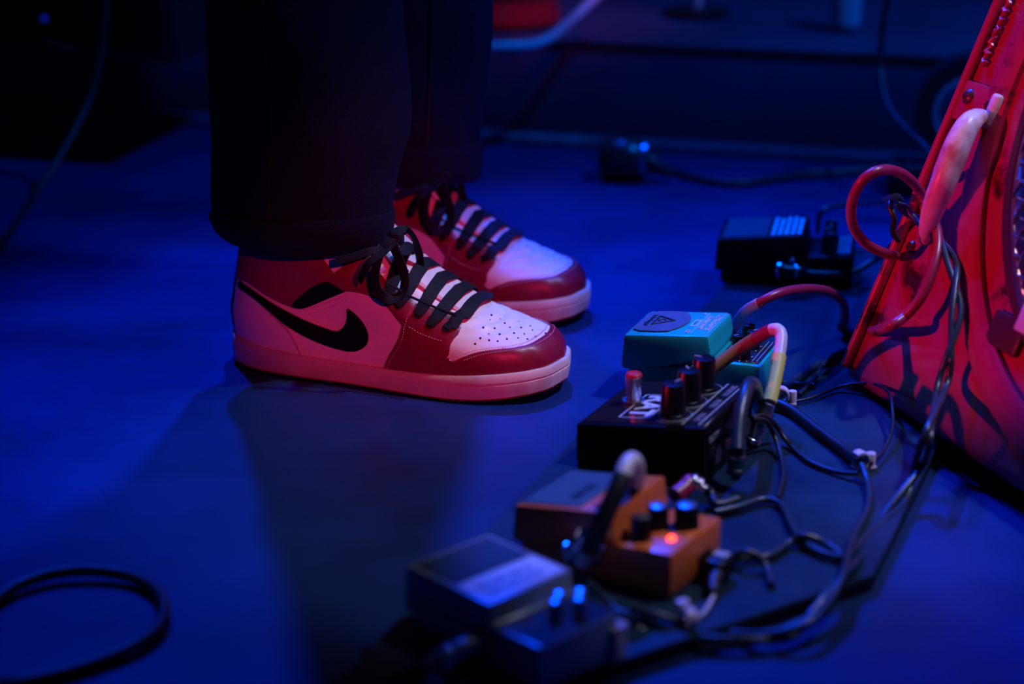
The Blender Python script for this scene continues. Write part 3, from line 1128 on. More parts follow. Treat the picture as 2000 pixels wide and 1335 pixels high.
build('status_light', put(MB().lathe([(.0022, 0), (.0022, .001), (.001, .0022)], 14), T(.013, .024, rz(.013) - .0003)), 'red_cap', rat)
for y, tx in ((-.028, 'OUTPUT'), (.0, 'POWER'), (.030, 'INPUT')):
    vs, fs = text_verts(tx, .0065, .0002, .0001)
    M = Matrix.Translation((RL + .0003, y, .0315)) @ Matrix.Rotation(math.pi / 2, 4, 'Z') @ Matrix.Rotation(math.pi / 2, 4, 'X')
    build('lettering', MB().add([M @ Vector(p) for p in vs], fs), 'print_grey', rat)
for y in (-.030, .030):
    build('jack_socket', MB().cyl((RL - .001, y, .018), (RL + .0035, y, .018), .0070, n=6), 'steel', rat)
for x, y in ((.008, -.042), (.008, .042), (.090, .042), (.090, -.042)):
    build('rubber_foot', MB().cyl((x, y, -.0002), (x, y, .0015), .005, n=12), 'black_rubber', rat)


def ratw(x, y, z):
    p = R2(yaw_r, x, y)
    return np.array([rc[0] + p[0], rc[1] + p[1], rc[2] + z])


# ---- orange pedal
yaw_o = math.radians(-33)
op = Pedal('effect_pedal', 'orange effect pedal with slate pad, three black knobs and a lit red lamp', (.0202, 1.1414, BT), yaw_o, 'orange_paint', L=.113, W=.067, zf=.038, zr=.0500, deck_f=.0285, deck_r=.0315, tl=.071, bev=.0022)
op.on_top('rubber_pad', .003, .047, -.0305, .0305, 'pad_slate', .0010, .0004)
rnd = random.Random(3)
scribble_lines(op, .053, .068, 2, -.030, .004, 'amp_dark', rnd, (.006, .014))
build('pad_lettering', surface_text('BOSS', .0105, .034, -.006, op.top_z(.034) + .0012, op.slope, .0003, .026), 'print_dark', op.treadle)
for x, y, r in ((.0835, -.0190, .0072), (.0845, .0010, .0072), (.100, .0100, .0082)):
    op.knob(x, y, r, .0155, taper=.94, cap='steel')  # steel caps added so the black knobs catch the blue lamp
    build('dial_plate', put(MB().lathe([(r * 1.25, 0), (r * 1.25, .0006)], 22), T(x, y, op.deck_z(x) - .0003)), 'plate_blue', op.root)
build('lamp', put(MB().lathe([(.0026, 0), (.0026, .0012), (.0019, .0026), (.0008, .0032)], 16), T(.1015, -.0125, op.deck_z(.1015) - .0003)), 'red_led', op.root, label='lit red indicator lamp')
op.jack(.060, -1, .018)
op.jack(.060, 1, .018)
build('power_socket', MB().box(op.L - .0015, op.L + .0012, .002, .018, .004, .017, .001), 'black_plastic', op.root)

# ---- pale blue pedal nearest the edge of the stage
yaw_b = math.radians(-46.9)
bp_ = Pedal('effect_pedal', 'pale steel-blue effect pedal with dark rubber pad and four small metal knobs', (-.0384, 1.0386, BT), yaw_b, 'blue_paint', L=.112, W=.063, zf=.0415, zr=.0425, deck_f=.0285, deck_r=.0300, tl=.0719, bev=.0020)
bp_.on_top('rubber_pad', .004, .040, -.0285, .0285, 'pad_dark', .0010, .0004)
bp_.on_top('name_plate', .0425, .0700, -.0300, .0300, 'pale_print', .0005, .0002)
scribble_lines(bp_, .048, .067, 2, -.024, .018, 'blue_paint', random.Random(5), (.004, .012), th=.0006)
build('control_plate', strip_on(.0055, .0385, -.029, .029, bp_.deck_f, math.atan2(.0015, .040), .0007, .0002, xr=bp_.tl), 'plate_blue', bp_.root)
for x, y in ((.092, .020), (.086, .009), (.099, .012), (.092, .000)):
    bp_.knob(x, y, .0046, .012, 'steel', taper=.92, cap='chrome')
build('lamp', put(MB().lathe([(.0022, 0), (.0022, .001), (.001, .0026)], 14), T(.083, -.015, bp_.deck_z(.083))), 'red_cap', bp_.root)
bp_.jack(.060, -1, .017)
bp_.jack(.060, 1, .017)

# ---- black pedal at the far end
yaw_k = math.radians(-12)
kp_ = Pedal('effect_pedal', 'black effect pedal with blurred white lettering beside the red amplifier', (.1994, 1.7516, BT), yaw_k, 'black_paint', L=.1255, W=.073, zf=.0435, zr=.0510, deck_f=.030, deck_r=.034, tl=.080, bev=.0018)
kp_.on_top('rubber_pad', .004, .046, -.033, .033, 'pad_dark', .0010, .0004)
scribble_lines(kp_, .048, .078, 5, -.031, .031, 'print_white', random.Random(11), (.008, .020))
build('control_plate', strip_on(.030, .044, -.032, .032, kp_.deck_f + .0006, math.atan2(.004, .046), .0007, .0002, xr=kp_.tl), 'plate_blue', kp_.root)
mb = MB()
rnd = random.Random(4)
for i in range(4):
    y = -.030
    while y < .028:
        l = rnd.uniform(.003, .009)
        s = strip_on(.0315 + i * .003, .0328 + i * .003, y, min(y + l, .030), kp_.deck_f + .0014, math.atan2(.004, .046), .0003, 0, xr=kp_.tl)
        mb.add(s.v, s.f)
        y += l + .002
build('lettering', mb, 'print_grey', kp_.root, smooth=False, kind='stuff')
for y in (-.024, -.008, .008, .024):
    kp_.knob(.102, y, .0066, .019, taper=.9)
kp_.jack(.060, -1, .020)
kp_.jack(.060, 1, .020)


# ------------------------------------------------------------------ red amplifier
AE = np.array([.33, -.945, 0])
AE /= np.linalg.norm(AE)
AN = np.array([AE[1], -AE[0], 0])
ATH = math.radians(22)
AW = np.array([0, 0, 1]) * math.cos(ATH) - AN * math.sin(ATH)
ANN = AN * math.cos(ATH) + np.array([0, 0, 1]) * math.sin(ATH)
AO = G(2000, 980, .015)
amp = thing('guitar_amplifier', 'worn red metal amplifier leaning back on the floor with a pale handle and round grille', 'amplifier', tuple(AO))
amp.matrix_world = Matrix(((AE[0], AW[0], ANN[0], AO[0]), (AE[1], AW[1], ANN[1], AO[1]), (AE[2], AW[2], ANN[2], AO[2]), (0, 0, 0, 1)))


def ampst(px, py, off=0.0):
    """photo pixel to (s, t, off) on the amplifier face plane lifted by off"""
    r = ray(px, py)
    O = AO + ANN * off
    t = ((O - CP) @ ANN) / (r @ ANN)
    qq = CP + r * t - O
    return np.array([qq @ AE, qq @ AW, off])


S0, S1, T1 = -.266, .306, .545
sn, cs = math.sin(ATH), math.cos(ATH)
side = [(0, 0), (.27 * sn, -.27 * cs), (.30, -.24), (T1, -.13), (T1, 0)]
build('cabinet', MB().prism([(t, o) for t, o in side], S0, S1, .014, 4, axis='x'), 'amp_red', amp)
CS, CT, CR = .031, .275, .187
ringM = Matrix.Translation((CS, CT, 0))


def ring_part(name, r0, r1, hgt, m, base=-.002, n=96):
    return build(name, MB().lathe([(r0, base), (r0, hgt * .6), (r0 + (r1 - r0) * .25, hgt), (r1 - (r1 - r0) * .25, hgt), (r1, hgt * .6), (r1, base)], n, ringM, cap=False), m, amp)


ring_part('pressed_ring', .226, .252, .0075, 'amp_red')
ring_part('grille_bezel', CR, CR + .014, .009, 'amp_dark')
ring_part('grille_rim', CR - .006, CR + .001, .0105, 'steel')
build('speaker_baffle', MB().lathe([(CR - .004, .0005), (.08, .0015), (.001, .002)], 64, ringM, cap=False), 'print_dark', amp)
# woven wire grille
gw = MB()
step = .0125
k = -int(CR / step)
while k * step < CR:
    c = k * step
    hl = math.sqrt(max(CR * CR - c * c, 0)) - .004
    if hl > .01:
        for ax in (0, 1):
            pts = []
            nseg = max(4, int(2 * hl / step * 2))
            for i in range(nseg + 1):
                u = -hl + 2 * hl * i / nseg
                wv = .0012 * math.cos(math.pi * u / step + (math.pi if (k + ax) % 2 else 0))
                pts.append((CS + (u if ax else c), CT + (c if ax else u), .010 + wv))
            gw.tube(pts, .0012, 5)
    k += 1
build('wire_grille', gw, 'chrome', amp, kind='stuff')
# folded lip along the far edge
lip = [(S0 + .010, t, .003) for t in np.linspace(.012, T1 - .012, 30)]
build('edge_bead', MB().tube(lip, .0045, 10), 'amp_red', amp)
wb = [(S0 + .024 + .0022 * math.sin(i * 2.1), t, .0035) for i, t in enumerate(np.linspace(.27, .345, 34))]
build('wrinkle_bead', MB().tube(wb, [.0022 + .0011 * math.sin(i * 1.7) for i in range(34)], 8), 'amp_red', amp)  # wavy bead added to give the glints of wrinkled paint
# handle
hp = [ampst(1928, 232, .004), ampst(1908, 231, .016), ampst(1890, 246, .026), ampst(1872, 280, .030), ampst(1856, 320, .031), ampst(1840, 362, .030), ampst(1824, 405, .026), ampst(1812, 440, .017), ampst(1806, 468, .004)]
hp = catmull(hp, 6)
m_ = len(hp)
hr = [.0045 + .0058 * math.sin(math.pi * min(max((i / (m_ - 1)) * 1.05 - .0, 0), 1))**.7 for i in range(m_)]
hd = build('handle', MB().tube([tuple(p) for p in hp], hr, 16), 'handle_paint', amp, label='chipped pale handle')
p0 = ampst(1912, 206)
bk = MB().box(p0[0] - .030, p0[0] + .030, p0[1] - .016, p0[1] + .016, .0, .0045, .0015)
bkt = build('handle_bracket', bk, 'amp_red', amp)
p1 = ampst(1958, 215)
build('bracket_lip', MB().box(p1[0] - .006, p1[0] + .004, p1[1] - .017, p1[1] + .010, .001, .011, .003, 3), 'handle_paint', bkt)
for px, py in ((1901, 192), (1944, 211)):
    q_ = ampst(px, py)
    build('screw', MB().lathe([(.0062, .004), (.0062, .0058), (.0040, .0078), (.0012, .0082)], 18, Matrix.Translation((q_[0], q_[1], 0))), 'amp_dark', bkt)
for px, py in ((1780, 482), (1806, 455), (1975, 660)):
    q_ = ampst(px, py)
    sc_ = build('screw', MB().lathe([(.0050, -.001), (.0050, .0012), (.0034, .0028), (.001, .0030)], 18, Matrix.Translation((q_[0], q_[1], 0))), 'amp_dark', amp)
    build('slot', MB().box(q_[0] - .003, q_[0] + .003, q_[1] - .0005, q_[1] + .0005, .0026, .0034), 'print_dark', sc_)
q_ = ampst(1978, 655)
build('corner_clamp', MB().box(q_[0] - .022, q_[0] + .016, q_[1] - .013, q_[1] + .013, .0, .006, .002), 'amp_dark', amp)
q_ = ampst(2050, 622)
build('badge', MB().box(q_[0] - .010, q_[0] + .02, q_[1] - .016, q_[1] + .016, .0145, .018, .0012), 'cream', amp)
for s_ in (S0 + .05, S1 - .05):
    for d_ in (.03, .23):
        # feet reach down from the level underside to board or floor
        top_ = Vector((s_, d_ * sn, -d_ * cs))
        dn_ = Vector((0, -cs, -sn)) * .0135
        build('foot', MB().cyl(top_ + Vector((0, cs, sn)) * .002, top_ + dn_ * (.24 if s_ < 0 and d_ < .1 else 1.1), .013, n=16), 'black_rubber', amp)

# ------------------------------------------------------------------ cables
def Z(pts):
    return [G(x, y, z) for x, y, z in pts]


def cable(name, label, pts, r, m, cat='cable', group=None, n=10, per=8):
    pp = catmull(pts, per)
    return build(name, MB().tube([tuple(p) for p in pp], r, n), m, recenter=True, label=label, cat=cat, group=group)


def corded(name, label, pts, r, m, group=None, cat='cable'):
    """cable as an Empty so that plugs and sleeves can be its parts"""
    base = np.mean([np.asarray(p) for p in pts], 0)
    t = thing(name, label, cat, (base[0], base[1], min(p[2] for p in pts)), 0, group)
    inv = Vector(t.location)
    pp = catmull(pts, 8)
    build('cord', MB().tube([tuple(Vector(p) - inv) for p in pp], r, 12), m, t)

    def L(p):
        return tuple(np.asarray(p) - np.array(inv))
    return t, L, pp


B = BT
# long red instrument lead: pedal jack -> over the board -> round the amplifier handle
jt = tp.w(.062, .035, .020)


def AWp(px, py, off):
    s, t, o = ampst(px, py, off)
    return AO + AE * s + AW * t + ANN * o


red = [jt + np.array([.012, .026, .004]), G(1452, 612, B + .045), G(1478, 594, B + .062), G(1520, 573, B + .07), G(1570, 564, B + .066), G(1615, 568, B + .055), G(1645, 590, B + .040), G(1650, 622, B + .020), G(1645, 640, B + .009),
       G(1672, 648, B + .008), AWp(1725, 642, .030), AWp(1770, 615, .026), AWp(1805, 570, .022), AWp(1827, 510, .018), AWp(1832, 462, .014), AWp(1822, 425, .012), AWp(1806, 390, .014), AWp(1785, 358, .030), AWp(1755, 336, .055), AWp(1720, 332, .08),
       AWp(1685, 352, .09), AWp(1664, 395, .085), AWp(1666, 440, .07), AWp(1690, 474, .05), AWp(1722, 492, .03), AWp(1748, 500, .006)]
t, L, pp = corded('instrument_lead', 'long red instrument lead looping round the amplifier handle to the teal pedal', red, .0040, 'cable_red')
build('strain_relief', MB().tube([L(p) for p in pp[2:18]], .0046, 12), 'tape_grey', t)
plug(t, L(jt + np.array([.001, .003, .0])), L(jt + np.array([.012, .026, .004])), .0052, 'black_plastic')

# white taped patch lead, teal pedal to the black box
j1 = tp.w(.062, -.0385, .020)
j2 = ratw(RL + .004, .030, .018)
e1 = tp.w(.074, -.060, .026)
wl = [e1, G(1440, 684, B + .046), G(1475, 662, B + .058), G(1500, 647, B + .068), G(1518, 643, B + .072), G(1526, 658, B + .068), G(1521, 700, B + .056), G(1511, 750, B + .042), G(1503, 785, B + .032)]
t, L, pp = corded('patch_lead', 'white patch lead with yellow tape bent from the teal pedal to the black box', wl, .0047, 'cable_white')
build('brown_sleeve', MB().tube([L(p) for p in pp[0:17]], .0053, 12), 'cable_brown', t)
build('red_sleeve', MB().tube([L(p) for p in pp[16:28]], .0051, 12), 'cable_red', t)
build('tape_band', MB().tube([L(p) for p in pp[-18:]], .0054, 14), 'tape_yellow', t)
# hand-written marks on the tape
tw = MB()
rnd = random.Random(2)
for i in range(9):
    a = np.array(pp[-17 + i]) + np.array([-.0036, -.0042, .0006])
    d_ = np.array(pp[-16 + i]) - np.array(pp[-17 + i])
    sx = rnd.uniform(.0008, .0022)
    tw.tube([L(a - RV * sx), L(a + d_ * .5 + RV * .0004), L(a + d_ * .2 + RV * sx * .6)], .00035, 5)
build('tape_writing', tw, 'print_dark', t, kind='stuff')
plug(t, L(tp.w(.060, -.0365, .020)), L(e1), .0052)
e2 = wl[-1]
plug(t, L(e2 + np.array([-.012, -.004, -.030])), L(e2), .0062)
build('plug_tip', MB().cyl(L(e2 + np.array([-.016, -.003, -.034])), L(e2 + np.array([-.012, -.004, -.030])), .0050, n=14), 'black_plastic', t)

# navy patch lead on the near jack of the black box
k0 = ratw(RL + .012, -.030, .012)
nv = [G(1440, 880, B + .030), G(1441, 850, B + .038), G(1446, 805, B + .050), G(1455, 770, B + .058), G(1464, 750, B + .060), G(1472, 752, B + .052), G(1478, 775, B + .036), G(1486, 800, B + .014), G(1500, 812, B + .006)]
t, L, pp = corded('patch_lead', 'dark navy patch lead rising beside the black box', nv, .0052, 'navy_rubber')
plug(t, L(G(1437, 925, B + .012)), L(G(1440, 868, B + .032)), .0060, 'navy_rubber')
build('plug_ring', MB().cyl(L(G(1437, 873, B + .030)), L(G(1437, 858, B + .0345)), .0070, n=18), 'chrome', t)
build('plug_ring', MB().cyl(L(G(1439, 838, B + .040)), L(G(1440, 833, B + .0415)), .0061, n=18), 'chrome', t)

# pale jumper arching over the orange pedal
pj = [G(1136, 1098, B + .018), G(1150, 1070, B + .030), G(1168, 1035, B + .046), G(1190, 990, B + .060), G(1210, 945, B + .072), G(1224, 908, B + .080), G(1236, 898, B + .080), G(1244, 915, B + .070), G(1243, 945, B + .052), G(1248, 975, B + .022)]
t, L, pp = corded('patch_lead', 'pale patch lead arching over the orange pedal with bright metal plugs', pj, .0052, 'cable_white')
build('dark_sleeve', MB().tube([L(p) for p in pp[8:36]], [.0066 - .0008 * i / 28 for i in range(28)], 14), 'black_rubber', t)
plug(t, L(G(1118, 1082, B + .020)), L(G(1170, 1030, B + .046)), .0074)
for a, b in (((1122, 1088, B + .018), (1128, 1082, B + .020)), ((1160, 1062, B + .034), (1165, 1055, B + .036))):
    build('plug_ring', MB().cyl(L(G(*a)), L(G(*b)), .0086, n=18), 'chrome', t)

# red-sleeved plug behind the orange pedal
rp_ = [G(1318, 968, B + .016), G(1335, 955, B + .018), G(1352, 942, B + .020), G(1385, 960, B + .010), G(1400, 985, B + .005), G(1440, 975, B + .005)]
t, L, pp = corded('patch_lead', 'short lead with red sleeve and chrome plug behind the orange pedal', rp_, .0036, 'black_rubber')
build('red_sleeve', MB().tube([L(p) for p in pp[0:16]], .0062, 12), 'cable_red', t)
plug(t, L(G(1367, 950, B + .018)), L(G(1345, 938, B + .022)), .0058)

# lead out of the pale blue pedal, towards the stage edge
ol = [G(905, 1264, B + .016), G(870, 1284, B + .014), G(830, 1304, B + .010), G(780, 1330, .010), G(720, 1356, .0065), G(600, 1400, .0055)]
t, L, pp = corded('instrument_lead', 'dark lead with a dull metal plug leaving the pale blue pedal', ol, .0048, 'black_rubber')
plug(t, L(G(925, 1256, B + .017)), L(G(832, 1302, B + .011)), .0066, 'steel')
build('plug_ring', MB().cyl(L(G(872, 1286, B + .013)), L(G(862, 1291, B + .012)), .0078, n=18), 'chrome', t)

# twisted pair of power cords from behind the amplifier handle down to the pedals
main = [AWp(1752, 398, .03), AWp(1772, 412, .020), AWp(1800, 432, .012), AWp(1836, 466, .010), AWp(1858, 510, .012), AWp(1868, 560, .014), AWp(1867, 620, .016), AWp(1856, 690, .018), AWp(1838, 760, .020),
        G(1815, 840, .055), G(1796, 905, .030), G(1770, 960, .016), G(1730, 1012, .010), G(1690, 1060, .009), G(1655, 1110, B + .006), G(1625, 1160, B + .004), G(1590, 1200, .012), G(1540, 1236, .008), G(1460, 1254, .007),
        G(1370, 1252, .007), G(1290, 1232, .010), G(1220, 1205, .016), G(1165, 1165, .020), G(1135, 1130, .022)]
mp_ = np.array(catmull(main, 10))
for ph, lab in ((0, 'dark blue-grey power cord twisted with its twin down the red amplifier'), (math.pi, 'dark blue-grey power cord twisted with its twin down the red amplifier')):
    pts = []
    for i, p in enumerate(mp_):
        a = i * .16 + ph
        fade = min(1, i / 10)
        pts.append(tuple(p + np.array([math.cos(a) * .0032, 0.3 * math.sin(a) * .0032, math.sin(a) * .0022]) * fade))
    build('power_cable', MB().tube(pts, .0026, 9), 'navy_rubber', recenter=True, label=lab, cat='cable', group='twisted pair of power cords')

cable('power_cable', 'dark cord from the white cable clip curving under the twisted pair', Z([(1683, 908, B + .010), (1694, 940, B + .005), (1698, 970, B + .004), (1690, 1005, B + .004), (1668, 1045, B + .004), (1655, 1090, B + .009), (1648, 1120, B + .012), (1625, 1165, B + .008), (1580, 1215, .016), (1500, 1238, .010), (1400, 1232, .006), (1300, 1205, B + .006), (1230, 1185, B + .010)]), .0028, 'navy_rubber')
cable('power_cable', 'thick black cord from beside the teal pedal to the white cable clip', Z([(1440, 770, B + .006), (1500, 782, B + .006), (1545, 800, B + .005), (1600, 842, B + .005), (1650, 878, B + .006), (1680, 902, B + .009)]), .0040, 'black_rubber')
cable('thin_cable', 'thin black cord looping from the chrome plug to the white cable clip', Z([(1468, 815, B + .03), (1492, 812, B + .028), (1515, 830, B + .015), (1540, 865, B + .004), (1580, 900, B + .003), (1630, 920, B + .003), (1675, 925, B + .006)]), .0019, 'black_rubber')
cable('thin_cable', 'thin black cord hanging from the chrome plug to the board', Z([(1470, 818, B + .03), (1496, 822, B + .026), (1512, 850, B + .012), (1525, 890, B + .004), (1530, 930, B + .003), (1518, 972, B + .003)]), .0019, 'black_rubber')
cable('thin_cable', 'thin black cord arching from the cable clip up against the amplifier foot', Z([(1700, 905, B + .006), (1725, 880, B + .006), (1742, 840, B + .010), (1743, 800, B + .016), (1735, 765, B + .020), (1700, 748, B + .012), (1640, 755, B + .004), (1580, 778, B + .003), (1520, 788, B + .003)]), .0014, 'black_rubber')
cable('power_cable', 'dark cord winding over the board behind the orange pedal', Z([(1395, 1000, B + .004), (1440, 990, B + .004), (1490, 975, B + .004), (1525, 985, B + .004), (1545, 1025, B + .004), (1565, 1055, B + .004), (1600, 1078, B + .004), (1640, 1088, B + .004), (1650, 1080, B + .006)]), .0026, 'navy_rubber')
cable('power_cable', 'dark cord branching towards the orange pedal power plug', Z([(1652, 1090, B + .004), (1610, 1060, B + .006), (1570, 1046, B + .009), (1540, 1060, B + .004), (1500, 1085, B + .004), (1450, 1090, B + .004), (1415, 1100, B + .006), (1390, 1120, B + .009)]), .0026, 'navy_rubber')
cable('power_cable', 'short dark cord curling on the board beside the orange pedal', Z([(1405, 1105, B + .004), (1425, 1090, B + .006), (1455, 1078, B + .012), (1480, 1085, B + .010), (1498, 1110, B + .004), (1506, 1142, B + .003)]), .0026, 'navy_rubber')
cable('power_cable', 'dark cord crossing the pale patch of board behind the teal pedal', Z([(1500, 785, B + .003), (1540, 752, B + .003), (1580, 722, B + .003), (1620, 700, B + .003), (1650, 690, B + .003), (1690, 672, B + .003)]), .0036, 'navy_rubber')
cable('thin_cable', 'thin dark cord crossing the board towards the amplifier corner', Z([(1560, 770, B + .003), (1590, 740, B + .003), (1608, 712, B + .006), (1625, 693, B + .007), (1660, 680, B + .007)]), .0018, 'navy_rubber')
cable('thin_cable', 'thin black cord lying straight behind the black box', Z([(1440, 742, B + .003), (1490, 745, B + .003), (1540, 748, B + .003), (1590, 752, B + .003)]), .0022, 'black_rubber')
cable('thin_cable', 'fine pale-edged cord dropping from the orange pedal power plug', Z([(1408, 1128, B + .003), (1395, 1160, B + .003), (1375, 1195, B + .003), (1350, 1210, B + .003)]), .0012, 'cable_white')

# power plug at the orange pedal
dcw = op.w(op.L + .002, .010, .010)
dct = thing('power_plug', 'black angled power plug pushed into the end of the orange pedal', 'plug', (dcw[0], dcw[1], B), yaw_o)
build('housing', MB().box(0, .016, -.010, .010, .003, .016, .003, 3), 'black_plastic', dct)
build('barrel', MB().cyl((-.0008, 0, .008), (.001, 0, .008), .005, n=14), 'steel', dct)
build('cable_boot', MB().tube([(.012, -.008, .008), (.014, -.018, .007), (.018, -.026, .005)], [.0050, .0042, .0032], 10), 'black_rubber', dct)
build('size_tab', MB().box(.003, .013, .000, .008, .0158, .0166, .0004), 'print_grey', dct)


# white cable clips
def clip(px, py, rot, lab):
    g = G(px, py, B)
    t = thing('cable_clip', lab, 'cable clip', (g[0], g[1], B), rot)
    pts = [(.006 * math.cos(a), 0, .0078 + .0062 * math.sin(a)) for a in np.linspace(-2.4, 2.2, 22)]
    build('loop', MB().tube(pts, 1.0, 10, wh=(.008, .0024), normals=[(math.cos(a), 0, math.sin(a)) for a in np.linspace(-2.4, 2.2, 22)]), 'clip_white', t)
    build('tab', MB().box(.0035, .0125, -.004, .004, .0002, .0030, .001), 'clip_white', t)
    build('nail_boss', MB().cyl((.0090, 0, .0), (.0090, 0, .0125), .0034, n=14, bev=.0008), 'clip_white', t)


clip(1678, 918, math.radians(20), 'white plastic cable clip holding the cords on the open board')
clip(1524, 790, math.radians(-10), 'white plastic cable clip beside the yellow taped lead')

# pale connector block and a tie on the cords by the pale blue pedal
g = G(1192, 1283, B)
t = thing('junction_block', 'pale plastic cable junction on the board beside the pale blue pedal', 'connector', (g[0], g[1], B), math.radians(-40))
build('housing', MB().box(-.008, .008, -.006, .006, 0, .019, .002, 3), 'pale_plastic', t)
build('lid', MB().box(-.0085, .0085, -.0065, .0065, .0192, .0225, .001), 'clip_white', t)
g = G(1345, 1222, B)
t = thing('cable_tie', 'small pale tie round the cords between the orange pedal and the board edge', 'cable tie', (g[0], g[1], B), math.radians(30))
build('band', MB().tube([(.0, .0058 * math.cos(a), .0058 + .0056 * math.sin(a)) for a in np.linspace(0, 2 * math.pi, 24)[:-1]], 1.0, 8, wh=(.006, .0012), closed=True, normals=[(0, math.cos(a), math.sin(a)) for a in np.linspace(0, 2 * math.pi, 24)[:-1]]), 'clip_white', t)
build('lock', MB().box(-.004, .004, .004, .010, .008, .014, .001), 'clip_white', t)

# black leads by the far pedal
kj = kp_.w(.060, -.040, .020)
t, L, pp = corded('instrument_lead', 'black lead running from the near jack of the black pedal to the amplifier', [G(1532, 528, B + .024), G(1570, 532, B + .020), G(1620, 535, B + .017), G(1665, 530, B + .016), G(1700, 512, B + .022), G(1722, 498, B + .03), AWp(1745, 480, -.0)], .0034, 'black_rubber')
plug(t, L(G(1524, 527, B + .024)), L(G(1575, 531, B + .021)), .0062, 'black_plastic')
build('plug_ring', MB().cyl(L(G(1521, 526, B + .024)), L(G(1527, 527, B + .024)), .0072, n=16), 'steel', t)
cable('instrument_lead', 'dark lead arching from behind the black pedal to the amplifier', [G(1597, 455, B + .02), G(1600, 425, B + .036), G(1612, 408, B + .045), G(1650, 400, B + .045), G(1700, 397, B + .045), AWp(1742, 386, .02), AWp(1752, 384, .012), AWp(1760, 392, .006)], .0028, 'navy_rubber')
cable('thin_cable', 'short black cord knotted where the leads meet the amplifier edge', [AWp(1742, 388, .02), AWp(1738, 402, .024), AWp(1746, 425, .02), AWp(1744, 452, .012), AWp(1756, 470, .004)], .0026, 'black_rubber')

# cable loop on the open floor and hanging lead
cable('floor_cable', 'black cable lying in a wide open loop on the bare floor', [G(-900, 1330, .005), G(-600, 1345, .005), G(-300, 1320, .005), G(-100, 1235, .005), G(-10, 1172, .005), G(40, 1140, .006), G(110, 1118, .007), G(190, 1114, .007), G(260, 1127, .006), G(305, 1153, .006), G(320, 1187, .006), G(311, 1222, .006), G(275, 1252, .006), G(215, 1282, .005), G(130, 1310, .005), G(40, 1330, .005), G(-60, 1345, .010), G(-300, 1400, .013), G(-600, 1520, .005)], .0040, 'black_rubber')
cable('hanging_lead', 'dark maroon lead hanging down past the black left of the stage', [D(212, -120, 2.15), D(207, 0, 2.15), D(200, 90, 2.14), D(180, 180, 2.12), D(148, 250, 2.09), D(105, 325, 2.05), D(55, 400, 1.99), G(0, 475, .006), G(-80, 560, .004), G(-250, 640, .004), G(-600, 700, .004), G(-1100, 690, .004)], .0042, 'cable_maroon')
cable('hanging_lead', 'thin black lead hanging in front of the riser behind the amplifier', [D(1738, -60, 2.15), D(1733, 0, 2.15), D(1722, 70, 2.15), D(1720, 140, 2.14), D(1735, 205, 2.10), D(1768, 250, 2.06), D(1805, 285, 2.02), D(1850, 335, 1.985), G(1890, 378, .004)], .0036, 'black_rubber')
cable('floor_cable', 'dark cable trailing along the floor in front of the riser', Z([(1255, 328, .006), (1310, 335, .005), (1370, 350, .005), (1440, 358, .005), (1510, 350, .005), (1580, 340, .005), (1660, 335, .005), (1740, 330, .005), (1800, 325, .005)]), .0046, 'black_rubber')

# ------------------------------------------------------------------ dim things at the back
# round dark socket with a glinting rim lying on the floor
g = G(1216, 352, 0)
t = thing('cable_connector', 'dark round cable connector with a glinting rim on the floor before the riser', 'connector', (g[0], g[1], 0), math.radians(-15))
build('shell', MB().lathe([(.020, -.026), (.024, -.022), (.026, 0), (.024, .018), (.018, .024)], 24, Matrix.Translation((0, 0, .0262)) @ Matrix.Rotation(math.pi / 2, 4, 'Y')), 'green_dark', t)
build('rim', MB().lathe([(.017, 0), (.021, .001), (.021, .006), (.016, .007)], 24, Matrix.Translation((.023, 0, .0262)) @ Matrix.Rotation(math.pi / 2, 4, 'Y')), 'steel', t)
build('cable_boot', MB().tube([(.028, 0, .026), (.040, 0, .020), (.055, .004, .010)], [.011, .009, .006], 12), 'black_rubber', t)


def riser_pt(px, py):
    return G(px, py, .1285)


# bent pale tube of a stand on the riser
bt = [G(940, 92, .137), G(990, 91, .137), G(1040, 88, .137)]
y_ = bt[-1][1]
bt += [D(1072, 76, y_ + .01), D(1100, 55, y_ + .02), D(1130, 28, y_ + .03), D(1165, -6, y_ + .05), D(1230, -70, y_ + .08)]
bt = [G(700, 95, .137), G(820, 94, .137)] + bt
t = thing('tubular_stand', 'bent pale metal tube stand resting on the riser behind the jeans', 'stand', (bt[0][0], bt[0][1], .1285))
inv = np.array(t.location)
build('tube', MB().tube([tuple(np.array(p) - inv) for p in catmull(bt, 8)], .0068, 12), 'pale_plastic', t)
for i in (0, 3):
    p = np.array(bt[i]) - inv
    build('rubber_pad', MB().box(p[0] - .010, p[0] + .010, p[1] - .008, p[1] + .008, .0, .0035, .001), 'black_rubber', t)
# red drum shell
g = riser_pt(1000, 62)
t = thing('red_drum', 'dim red drum shell with black hoop behind the pale tube on the riser', 'drum', (g[0] - .01, g[1] + .10, .1285))
build('shell', MB().lathe([(.070, .012), (.070, .15)], 40, cap=False), 'drum_red', t)
build('hoop', MB().lathe([(.069, .0), (.074, .001), (.074, .014), (.069, .015)], 40), 'drum_red', t)
build('hoop', MB().lathe([(.069, .148), (.074, .149), (.074, .163), (.069, .164)], 40), 'dark_case', t)
for k in range(8):
    a = k * math.pi / 4 + .2
    build('lug', MB().box(.068, .077, -.006, .006, .05, .11, .002, 2, Matrix.Rotation(a, 4, 'Z')), 'steel', t)
build('band', MB().lathe([(.0705, .032), (.0712, .033), (.0712, .052), (.0705, .053)], 40, cap=False), 'dark_case', t)
